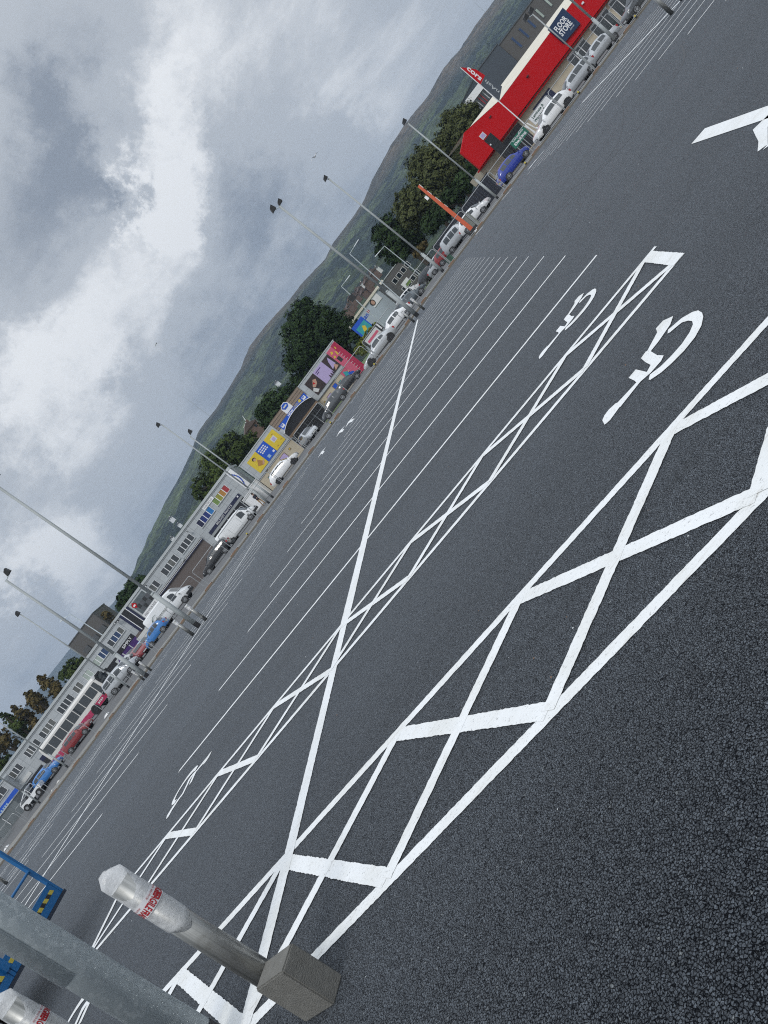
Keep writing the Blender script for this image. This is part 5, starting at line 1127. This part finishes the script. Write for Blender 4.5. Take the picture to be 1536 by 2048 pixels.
# street lights and masts
def street(label, bu, bv, tu, tv, hu, hv, Y):
    a, b_, c_ = at(bu, bv, Y), at(tu, tv, Y), at(hu, hv, Y)
    t = thing('street_lamp', label, 'street lamp', (a.x, Y, 0), 0, 'street lamps'); o_ = Vector((a.x, Y, 0))
    MB().cyl((0, 0, 0), b_-o_, .09, .055, 'galv', 8).build('post', t); MB().cyl(b_-o_, c_-o_, .045, .035, 'galv', 6).build('arm', t)
    d_ = (c_-b_).normalized(); q0 = c_-o_; MB().loft([[tuple(q0+Vector((-.1, -.1, -.05))), tuple(q0+Vector((.1, -.1, -.05))), tuple(q0+Vector((.1, .1, .05))), tuple(q0+Vector((-.1, .1, .05)))], [tuple(q0+d_*.9+Vector((-.14, -.14, -.07))), tuple(q0+d_*.9+Vector((.14, -.14, -.07))), tuple(q0+d_*.9+Vector((.14, .14, .05))), tuple(q0+d_*.9+Vector((-.14, .14, .05)))]], 'lgrey').build('lantern', t)
street('street lamp with a long bent arm just left of the portrait shed', 776, 579, 699.5, 508, 709, 492, 112)
street('street lamp in front of the shady trees at the side street corner', 835, 545, 769, 492, 760, 502, 112)
street('street lamp with a square dark sign box above the shed', 770, 655, 683, 573, 691, 562, 118)
t_ = bpy.data.objects['street_lamp.002']; q = at(704, 596, 118)-t_.location; MB().box(q.x-.45, q.x+.45, -.2, -.1, q.z-.45, q.z+.45, 'plastic').build('sign_box', t_)
street('street lamp with a bent arm rising behind the long grey block', 208, 1270, 140.5, 1228, 131, 1235, 116)
def mast(label, u0, v0, u1, v1, Y, r=.25):
    a, b_ = at(u0, v0, Y), at(u1, v1, Y); t = thing('radio_mast', label, 'mast', (a.x, Y, a.z-8), 0, 'radio masts on the hill')
    MB().cyl((0, 0, 0), b_-Vector((a.x, Y, a.z-8)), r*1.6, r, 'lgrey', 5).build('shaft', t); MB().box(-r*5, r*5, -r, r, 4, 4.6, 'lgrey').build('cross_arm', t)
mast('thin radio mast on the hill crest above the yellow posters', 420, 832, 366, 793, 1490, .35)
mast('thin radio mast on the hill crest above the dark grey block', 974, 28, 949, 5, 1490, .35)
mast('thin radio mast on the far blue hill at the left', 128, 1356, 112, 1345, 1400, .3)
# wind turbine
a, b_ = at(508, 855, 330), at(493, 843, 330); t = thing('wind_turbine', 'small white three bladed wind turbine on the hillside', 'wind turbine', (a.x, 330, 0))
hub = b_-Vector((a.x, 330, 0)); MB().cyl((0, 0, 0), hub, .45, .25, 'white', 8).build('tower', t); MB().cyl(hub+Vector((0, -.8, 0)), hub+Vector((0, .8, 0)), .4, .4, 'white', 8).build('nacelle', t)
for k in range(3):
    an = radians(72+120*k); e = hub+Vector((cos(an)*2.9, -.7, sin(an)*2.9)); MB().cyl(hub+Vector((0, -.7, 0)), e, .22, .05, 'white', 5).build('blade', t)
SUN, EXPO, HAZE = 1.25, 0.0, .00022
BLOBS = [(.274,.901,.335,6,.26),(.187,.926,.329,5,.30),(.150,.948,.285,4,.34),(.118,.953,.278,3.5,.36),(.10,.965,.255,3,.18),(-.113,.953,.28,7,.30),(-.06,.955,.27,5,.18),(-.292,.952,.094,7,.34),(.036,.964,.262,6,.24),(.128,.886,.446,7,.16),
 (.126,.926,.37,6,-.20),(.07,.93,.355,5,-.14),(.027,.942,.335,8,-.08),(.122,.977,.174,8,-.22),(.034,.99,.125,6,-.26),(.249,.962,.135,7,-.26),(-.347,.932,.108,4,-.34),(-.17,.978,.10,5,-.2),
 (.18,.90,.40,6,-.22),(.10,.90,.42,5,-.10),(.06,.975,.21,6,.16),(.33,.92,.20,8,.10),(-.20,.955,.20,8,.16)]

# ------------------------------------------------------------------ hills
RIDGE = [(0.90,.120),(0.80,.122),(0.683,0.1244),(0.6231,0.1246),(0.5712,0.1241),(0.5343,0.1246),(0.4999,0.122),(0.4685,0.1245),(0.4295,0.1193),(0.4056,0.121),(0.386,0.1213),(0.358,0.1199),(0.3345,0.1165),(0.3102,0.1133),(0.2884,0.1069),(0.2625,0.1055),(0.2209,0.106),(0.2024,0.102),(0.1618,0.1069),(0.1361,0.1072),(0.1107,0.11),(0.0899,0.1117),(0.0642,0.1121),(0.0346,0.1048),(-0.0191,0.1),(-0.0418,0.1008),(-0.0566,0.1006),(-0.0775,0.0935),(-0.1118,0.0866),(-0.1515,0.082),(-0.188,0.0732),(-0.2177,0.0645),(-0.2426,0.060),(-0.267,0.053),(-0.2863,0.046),(-.33,.03),(-.40,.005)][::-1]
FAR = [(-.75,.085),(-0.5479,0.078),(-0.4916,0.0749),(-0.4774,0.0739),(-0.4498,0.071),(-0.4198,0.0701),(-0.3963,0.0698),(-0.3639,0.0688),(-0.32,0.0642),(-0.2833,0.0603),(-0.2462,0.0612),(-0.2107,0.0591),(-.1,.05)]
def hill(name, prof, Yr, Y0_, x0, x1, dx, ny, mat, amp, pw, trees):
    px_, pz_ = [p[0] for p in prof], [p[1] for p in prof]
    xs_ = [x0+dx*i for i in range(int((x1-x0)/dx)+1)]; ts = [i/ny for i in range(ny+1)]+[1.06, 1.15]
    def f(X, t):
        Y = lerp(Y0_, Yr, min(t, 1)) if t <= 1 else Yr+(t-1)*2500
        zr = interp(X/Yr, px_, pz_)*Yr+H
        base = zr*(min(t, 1)**pw) if t <= 1 else zr*(1-(t-1)*2.2)
        g = min(1, 4*t*(1.0-t)) if t <= 1 else 0
        z = base + g*amp*(noise.fractal(Vector((X/260, Y/260, 3)), 1, 2, 5))
        z += trees*max(0, noise.noise(Vector((X/16, Y/22, 7))))*(.35+.65*g)
        z += .6*trees*noise.noise(Vector((X/7, Y/9, 1)))*g
        if t <= 1 and t < .98: z = min(z, H+(zr-H)*Y/Yr*(.995) - 1.0) if zr > 10 else z
        return (X, Y, z-.4)
    sheet(name, f, xs_, ts, mat)
hill('hill', RIDGE, 1500, 330, -640, 1330, 7, 130, 'hill', 16, 1.35, 5.0)
hill('far_hill', FAR, 3600, 1700, -2700, -300, 20, 40, 'hillfar', 30, 1.2, 8)
def hill_z(X, Y):
    t = (Y-330)/(1170); zr = interp(X/1500, [p[0] for p in RIDGE], [p[1] for p in RIDGE])*1500+H
    return zr*max(0, t)**1.35
# village houses on the lower slope
def house(label, u, v, Y, s, rz, wall, roofm, group):
    p = at(u, v, Y); t = thing('house', label, 'house', (p.x, p.y, p.z), rz, group)
    w_, d_, h_ = 4.2*s, 3.6*s, 5*s
    MB().box(-w_, w_, -d_, d_, -3*s-1, h_, wall).build('wall', t); r = MB().prism([(-w_-.3, h_), (w_+.3, h_), (0, h_+3.2*s)], -d_-.3, d_+.3, roofm).build('roof', t)
    MB().box(w_*.35, w_*.35+.9*s, -.5, .5, h_+.5, h_+4*s, wall).build('chimney', r)
    for x in (-.5, .5): MB().box(w_*x-.6*s, w_*x+.6*s, -d_-.05, -d_-.01, h_*.55, h_*.85, 'glass').build('window', t)
GH = 'houses of the hillside village'
hs = [(724,583,'brick','roofred'),(731,577,'brick','roofred'),(738,568,'brick','roofred'),(745,560,'brick','roofred'),(716,597,'brick','roofred'),(709,607,'brick','roofred'),(703,618,'brick','roofred'),(698,628,'brick','roofred'),(735,560,'brick','roofred'),(727,570,'offwhite','roofred'),(718,583,'brick','roofred'),(712,594,'brick','roofred'),(752,550,'brick','roofred'),(746,547,'brick','roofred'),(757,540,'offwhite','slate'),(705,602,'brick','roofred'),(693,634,'brick','slate'),(741,577,'brick','roofred'),(731,588,'brick','roofred')]
rr = random.Random(5)
for i, (u, v, a, b) in enumerate(hs):
    lab = 'red brick terraced house in the village on the lower slope behind the shed' if a == 'brick' and b == 'roofred' else ('white rendered red roofed house among the brick terraces' if b == 'roofred' else ('white house with a slate roof at the top of the village' if a == 'offwhite' else 'slate roofed brick house beside the big dark tree'))
    a = rr.choice([a, a, 'offwhite', 'cream']) if a == 'brick' and b == 'roofred' and i > 0 and False else a
    house(lab, u, v, 330+rr.uniform(-25, 90), rr.uniform(.24, .34), rr.uniform(-.5, .5), a, b, GH)
for lab, u, v, Y, s in (('tiny white farmhouse on the green slope above the paint shop', 345, 1040, 900, .62), ('tiny white cottage below the farmhouse on the slope', 360, 1051, 800, .42), ('tiny pale cottage at the foot of the green fields', 556, 768, 700, .40), ('tiny white cottage just above the roofline of the long block', 347, 1079, 600, .36)):
    house(lab, u, v, Y, s, .2, 'white', 'slate', 'farmhouses on the hill')
house('red brick house with a chimney behind the yellow posters', 517, 869, 170, .42, .2, 'brick', 'roofred', None)

# ------------------------------------------------------------------ trees
def tree(label, lobes, Y, mat, n, s, group='trees behind the buildings', name='tree', cat='tree', trunk=True, seed=0, spread=None, droop=0, dense=False):
    rr = random.Random(seed or len(label)*7+int(lobes[0][0]))
    L = [(at(u, v, Y+rr.uniform(-.04, .04)*Y*.3), r/FL*Y) for u, v, r in lobes]
    cx_ = sum(p.x*r for p, r in L)/sum(r for _, r in L); base = Vector((cx_, Y, 0))
    t = thing(name, label, cat, base, 0, group); tot = sum(r**2 for _, r in L); mb = MB(); k = mb.mi(mat)
    V, Fc = mb.v, mb.f
    # small twig clumps give the crown its light and dark masses
    for p, r in L:
        m_ = int(n*r*r/tot); nc = max(6, int(m_/26))
        for c_ in range(nc):
            while True:
                q = Vector((rr.uniform(-1, 1), rr.uniform(-1, 1), rr.uniform(-1, 1)))
                if .25 < q.length < 1: break
            q = q.normalized()*(q.length**.45)*rr.uniform(.72, 1.18)
            c = p-base+Vector((q.x*r, q.y*r, q.z*r*.95)); cr = r*rr.uniform(.10, .30)
            for i in range(26):
                d = Vector((rr.gauss(0, .55), rr.gauss(0, .55), rr.gauss(0, .42))); pc = c+d*cr
                nrm = (d*.6+q*.9+Vector((0, 0, .35))+Vector((rr.uniform(-1, 1), rr.uniform(-1, 1), rr.uniform(-1, 1)))*.55).normalized()
                a = nrm.orthogonal().normalized(); ang_ = rr.uniform(0, 6.28); b = nrm.cross(a); a2 = a*cos(ang_)+b*sin(ang_); b2 = nrm.cross(a2)
                sz = s*rr.uniform(.5, 1.3); o = len(V)
                V.extend([tuple(pc-a2*sz), tuple(pc-b2*sz*.5+nrm*sz*.12), tuple(pc+a2*sz), tuple(pc+b2*sz*.5+nrm*sz*.12)]); Fc.append((o, o+1, o+2, o+3)); mb.m.append(k)
    me = bpy.data.meshes.new('crown'); me.from_pydata(V, [], Fc); me.materials.append(M[mat]); me.update()
    o = bpy.data.objects.new('crown', me); COL.objects.link(o); o.parent = t
    if trunk:
        tr = MB(); top = max(L, key=lambda e: e[1]); H0 = max(1.5, min(p.z-r*.6 for p, r in L)); R = .02*(max(p.z+r for p, r in L))+.08
        j = Vector((0, 0, H0)); tr.cyl((0, 0, -.5), (0, 0, H0*.5), R*1.35, R, 'bark', 9, False); tr.cyl((0, 0, H0*.5), j, R, R*.85, 'bark', 9, False)
        for p, r in L:
            e = p-base; m_ = (j+e)/2+Vector((0, 0, .1*r)); tr.cyl(j, m_, R*.6, R*.36, 'bark', 6, False); tr.cyl(m_, e, R*.36, R*.12, 'bark', 6, False)
            for q_ in range(3): tr.cyl(m_, e+Vector((rr.uniform(-.6, .6), rr.uniform(-.6, .6), rr.uniform(-.2, .8)))*r, R*.22, R*.06, 'bark', 4, False)
        tr.build('trunk', t)
    return t
tree('big dark broadleaf tree rising behind the pink mural', [(605,632,32),(590,665,30),(640,645,36),(682,658,32),(702,685,24),(632,690,42),(606,705,36),(655,668,40),(612,612,18),(592,722,26)], 122, 'leaf_dark', 25500, 0.252)
tree('rounded dark green tree behind the arched canopy', [(545,806,24),(572,792,22),(560,830,24),(524,822,16),(596,768,20),(535,840,18),(610,752,14)], 122, 'leaf_dark', 11900, 0.237)
tree('broad bushy green tree behind the right end of the long block', [(405,968,22),(430,928,28),(464,896,30),(500,882,20),(442,950,28),(412,992,16),(480,905,25),(395,985,12)], 132, 'leaf_mid', 15300, 0.266)
tree('dark green tree behind the tyre billboard', [(250,1197,17),(268,1174,18),(284,1163,12),(242,1211,10),(264,1195,14)], 136, 'leaf_dark', 7650, 0.244)
tree('small autumn brown tree right of the dark rooftop box', [(211.0, 1231.0, 9.8), (221.0, 1242.0, 11.0), (228.0, 1250.0, 9.8), (234.0, 1255.0, 11.2), (208.0, 1229.0, 4.0)], 150, 'leaf_autumn', 2380, 0.244)
tree('green tree left of the dark rooftop box', [(133.0, 1340.0, 12.2), (148.0, 1329.0, 13.4), (160.0, 1322.0, 9.8), (128.0, 1352.0, 11.0), (142.0, 1345.0, 11.0), (148.0, 1350.0, 12.6), (130.0, 1338.0, 5.0), (143.5, 1330.5, 5.5)], 140, 'leaf_mid', 4760, 0.244)
tree('pale topped tree third from the dark rooftop box', [(79.0, 1356.0, 6.1), (86.0, 1361.0, 9.8), (97.0, 1369.0, 13.4), (110.0, 1379.0, 14.6), (119.0, 1385.0, 9.8), (125.0, 1390.0, 11.2), (76.0, 1354.0, 2.5), (85.5, 1354.5, 4.0)], 128, 'leaf_autumn', 4080, 0.222)
tree('spiky topped tree above the bus roof', [(51.0, 1389.0, 4.9), (58.0, 1393.0, 7.3), (66.0, 1399.0, 12.2), (78.0, 1408.0, 15.9), (89.0, 1416.0, 11.0), (61.0, 1385.0, 6.1), (70.0, 1391.0, 7.3), (76.0, 1396.0, 8.399999999999999), (48.0, 1387.0, 2.5), (57.5, 1387.0, 3.0)], 128, 'leaf_autumn', 4760, 0.222)
tree('spiky topped tree second from the left edge', [(26.0, 1416.0, 4.9), (32.0, 1420.0, 8.5), (42.0, 1427.0, 12.2), (55.0, 1436.0, 14.6), (66.0, 1444.0, 11.0), (72.0, 1449.0, 12.6), (23.0, 1414.0, 2.5), (32.0, 1414.0, 3.5)], 128, 'leaf_autumn', 4080, 0.222)
tree('slender spiky tree leaning over the window strip left of the bus', [(5.0, 1430.0, 4.9), (12.0, 1435.0, 8.5), (22.0, 1442.0, 12.2), (35.0, 1452.0, 14.6), (47.0, 1460.0, 11.0), (53.0, 1465.0, 12.6), (2.0, 1428.0, 2.5), (11.5, 1428.5, 3.5)], 128, 'leaf_mid', 4080, 0.222)
tree('bushy brown tree at the left edge of the photo', [(4.0, 1474.0, 15.9), (22.0, 1484.0, 13.4), (34.0, 1490.0, 9.8), (-8.0, 1490.0, 18.3), (-2.0, 1495.0, 21.0), (1.0, 1472.0, 6.5), (16.0, 1475.0, 5.5)], 126, 'leaf_autumn', 4080, 0.222)
tree('dark green tree low at the left edge behind the low roof', [(3.0, 1531.0, 13.4), (-8.0, 1540.0, 15.9), (10.0, 1518.0, 9.8), (16.0, 1523.0, 11.2), (0.0, 1529.0, 5.5)], 126, 'leaf_mid', 2720, 0.222)
GR = 'tall trees between the side street and the red shop'
tree('olive tree beside the glass pavilion', [(905,248,28),(930,232,24),(906,276,32),(932,262,26),(945,225,16)], 118, 'leaf_olive', 12750, 0.237, GR)
tree('broad olive tree behind the deep blue hatchback', [(850,322,32),(878,300,28),(906,324,30),(838,345,26),(880,346,36),(910,350,24),(868,370,30)], 112, 'leaf_olive', 17000, 0.229, GR)
tree('tall brownish olive tree behind the orange boom', [(806,405,24),(830,386,24),(850,402,34),(816,430,26),(862,375,28),(846,432,30),(880,405,24)], 110, 'leaf_olive', 15300, 0.229, GR)
tree('dark dense tree at the side street corner', [(756,470,17),(780,450,22),(792,480,26),(766,498,16),(815,460,26),(800,506,20),(826,482,24),(782,520,12)], 116, 'leaf_dark', 14450, 0.229, GR)
tree('dark leafy undergrowth tree filling the gap above the slatted fence', [(880,425,22),(905,395,22),(930,365,22),(950,330,18),(860,450,20)], 106, 'leaf_dark', 10200, 0.229, GR)
tree('rusty leaved small tree near the white van in the side street', [(840,498,9),(848,488,7),(834,508,8)], 108, 'leaf_autumn', 2040, 0.207, GR)
def hedge(label, pts, mat, n, s): return tree(label, [(u, v, r) for u, v, r in pts], 96, mat, n, s, 'clipped hedges', 'hedge', 'hedge', trunk=False)
hedge('bright yellow green hedge between the mural and the notice boards', [(716,700,9),(723,690,10),(730,681,10),(737,671,9),(744,661,8),(751,652,7),(725,703,8)], 'leaf_hedge', 6120, 0.163)
patch('grass_verge', [(818, 576, 97), (843, 541, 103), (850, 545, 97), (826, 578, 92)], 95)
patch('shop_lawn', [(646, 838, 97), (690, 790, 97), (697, 794, 90), (652, 846, 90)], 95)
patch('corner_lawn', [(748, 680, 92), (775, 645, 96), (780, 650, 88), (752, 686, 84)], 95)
# ------------------------------------------------------------------ valley air
hz = MB().box(-3200, 2200, -60, 4600, -1.9, 420, 'white'); o = hz.build('haze'); tag(o, kind='stuff')
m, n, l, b = newmat('valley_air'); n.remove(b); vo = n.new('ShaderNodeVolumePrincipled'); vo.inputs['Color'].default_value = (.62, .78, 1.0, 1); vo.inputs['Density'].default_value = HAZE; vo.inputs['Anisotropy'].default_value = .2
l.new(vo.outputs[0], n['Material Output'].inputs['Volume']); o.data.materials.clear(); o.data.materials.append(m)

# scattered grit and litter
rr = random.Random(3); mb = MB()
def stone(p, s, m):
    mb.add([(p.x-s, p.y, p.z), (p.x, p.y-s, p.z), (p.x+s, p.y, p.z), (p.x, p.y+s, p.z), (p.x, p.y, p.z+s*.9)], [(0, 1, 4), (1, 2, 4), (2, 3, 4), (3, 0, 4)], m)
for i in range(260):
    d = rr.uniform(2.6, 30)**1.0; a = rr.uniform(-.75, .8); stone(Vector((d*sin(a), d*cos(a), .0)), rr.uniform(.003, .008), rr.choice(['black', 'dgrey', 'dgrey', 'lgrey', 'clay']))
tag(mb.build('grit'), kind='stuff')
def litter(label, u, v, Y, s, m):
    p = at(u, v, Y); p.z = gz(p.x, p.y)+.012
    b = MB().loft([[(-s, -s*.6, 0), (s, -s*.5, 0), (s*.9, s*.6, .01), (-s*.8, s*.5, 0)], [(-s*.7, -s*.5, s*.35), (s*.6, -s*.3, s*.6), (s*.7, s*.4, s*.3), (-s*.5, s*.3, s*.5)]], m).build('litter', loc=p)
    tag(b, label, 'litter', 'litter along the kerb')
for a in (('crumpled white litter on the verge below the palisade fence', 20, 1700, 80.5, .35, 'white'), ('white litter on the pavement before the blue hatchback', 113, 1561, 78.2, .22, 'offwhite'), ('white box like litter below the bus front wheel', 209, 1427, 78, .34, 'white'), ('white scrap of litter on the tarmac below the orange boom', 957, 463, 64, .25, 'white'), ('small pale litter near the grey palisade end', 101, 1578, 78.2, .16, 'offwhite')): litter(*a)

# ------------------------------------------------------------------ sky, sun, camera
w = bpy.data.worlds.new('World'); scene.world = w; w.use_nodes = True
n, l = w.node_tree.nodes, w.node_tree.links
bg = n['Background']; SUN_EL, SUN_AZ = radians(48), radians(200)
sky = n.new('ShaderNodeTexSky'); sky.sky_type = 'NISHITA'; sky.sun_disc = False; sky.sun_elevation = SUN_EL; sky.sun_rotation = SUN_AZ
tc = n.new('ShaderNodeTexCoord').outputs['Generated']
sx = n.new('ShaderNodeSeparateXYZ'); l.new(tc, sx.inputs[0])
den = mathn(n, l, 'ADD', mathn(n, l, 'MAXIMUM', sx.outputs[2], 0.0), .16)
cv = n.new('ShaderNodeCombineXYZ'); l.new(mathn(n, l, 'DIVIDE', sx.outputs[0], den), cv.inputs[0]); l.new(mathn(n, l, 'DIVIDE', sx.outputs[1], den), cv.inputs[1])
def vadd(a, bnode, s):
    k = n.new('ShaderNodeVectorMath'); k.operation = 'MULTIPLY_ADD'; l.new(bnode, k.inputs[0]); k.inputs[1].default_value = (s, s, s); l.new(a, k.inputs[2]); return k.outputs[0]
wn = n.new('ShaderNodeTexNoise'); wn.inputs['Scale'].default_value = 1.4; wn.inputs['Detail'].default_value = 5; l.new(cv.outputs[0], wn.inputs['Vector'])
cvw = vadd(cv.outputs[0], wn.outputs['Color'], .5)
big = tnoise(n, l, cvw, 1.0, 10, .60); med = tnoise(n, l, cvw, 3.4, 9, .66)
fac = mathn(n, l, 'ADD', mathn(n, l, 'MULTIPLY', big, 1.05), mathn(n, l, 'MULTIPLY', med, .40))
fac = mathn(n, l, 'ADD', fac, -.20)
fac = mathn(n, l, 'ADD', fac, mathn(n, l, 'MULTIPLY', mathn(n, l, 'SUBTRACT', tnoise(n, l, tc, 16, 9, .68), .5), .22))
dn = n.new('ShaderNodeTexNoise'); dn.inputs['Scale'].default_value = 8; dn.inputs['Detail'].default_value = 9; dn.inputs['Roughness'].default_value = .68; l.new(tc, dn.inputs['Vector'])
dirw = vadd(tc, dn.outputs['Color'], .20)
nrm = n.new('ShaderNodeVectorMath'); nrm.operation = 'SUBTRACT'; l.new(dirw, nrm.inputs[0]); nrm.inputs[1].default_value = (.10, .10, .10)
nr2 = n.new('ShaderNodeVectorMath'); nr2.operation = 'NORMALIZE'; l.new(nrm.outputs[0], nr2.inputs[0])
def blob(dx, dy, dz, r, amp):
    global fac
    d = Vector((dx, dy, dz)).normalized()
    k = n.new('ShaderNodeVectorMath'); k.operation = 'DOT_PRODUCT'; l.new(nr2.outputs[0], k.inputs[0]); k.inputs[1].default_value = d
    fac = mathn(n, l, 'ADD', fac, mathn(n, l, 'MULTIPLY', mathn(n, l, 'MULTIPLY', ramp(n, l, k.outputs['Value'], cos(radians(r)), 1.0), edge), amp))
edge = mathn(n, l, 'ADD', mathn(n, l, 'MULTIPLY', tnoise(n, l, dirw, 11, 9, .7), 2.2), -.15)
for bl in BLOBS: blob(*bl)
dark, midc, lite = (.265, .303, .362), (.515, .552, .60), (.95, .97, .99)
c = mixc(n, l, ramp(n, l, fac, .06, .50), dark, midc); c = mixc(n, l, ramp(n, l, fac, .54, .98), c, lite)
# an overcast sky is brighter overhead and behind the clouds that hide the sun
zen = mathn(n, l, 'ADD', 1.0, mathn(n, l, 'MULTIPLY', ramp(n, l, sx.outputs[2], .42, .95), 1.15))
back = mathn(n, l, 'ADD', 1.0, mathn(n, l, 'MULTIPLY', ramp(n, l, mathn(n, l, 'MULTIPLY', sx.outputs[1], -1.0), .1, .8), .35))
zs = n.new('ShaderNodeVectorMath'); zs.operation = 'SCALE'; l.new(c, zs.inputs[0]); l.new(mathn(n, l, 'MULTIPLY', zen, back), zs.inputs['Scale'])
l.new(zs.outputs[0], bg.inputs['Color']); bg.inputs['Strength'].default_value = 1.0
bg2 = n.new('ShaderNodeBackground'); l.new(sky.outputs[0], bg2.inputs['Color']); bg2.inputs['Strength'].default_value = .05
ms = n.new('ShaderNodeMixShader'); ms.inputs[0].default_value = .96; l.new(bg2.outputs[0], ms.inputs[1]); l.new(bg.outputs[0], ms.inputs[2])
l.new(ms.outputs[0], n['World Output'].inputs['Surface'])
sl = bpy.data.lights.new('sun', 'SUN'); sl.energy = SUN; sl.angle = radians(14); sl.color = (1, .96, .90)
so = bpy.data.objects.new('sun', sl); COL.objects.link(so)
sd = Vector((sin(SUN_AZ)*cos(SUN_EL), cos(SUN_AZ)*cos(SUN_EL), sin(SUN_EL)))
so.rotation_euler = (-sd).to_track_quat('-Z', 'Y').to_euler(); so.location = (0, -20, 60)

cam = bpy.data.cameras.new('camera'); co = bpy.data.objects.new('camera', cam); COL.objects.link(co)
cam.sensor_fit = 'VERTICAL'; cam.sensor_height = 36; cam.lens = FL/2048*36; cam.clip_end = 20000; cam.clip_start = .05
co.matrix_world = Matrix(((r2.x, u2.x, -fw.x, 0), (r2.y, u2.y, -fw.y, 0), (r2.z, u2.z, -fw.z, H), (0, 0, 0, 1)))
scene.camera = co
vs = scene.view_settings; scene.display_settings.display_device = 'sRGB'
vs.view_transform = 'Standard'; vs.look = 'None'; vs.exposure = EXPO; vs.gamma = 1
scene.cycles.max_bounces = 6; scene.cycles.transparent_max_bounces = 12; scene.cycles.use_denoising = False; scene.cycles.filter_width = 1.1
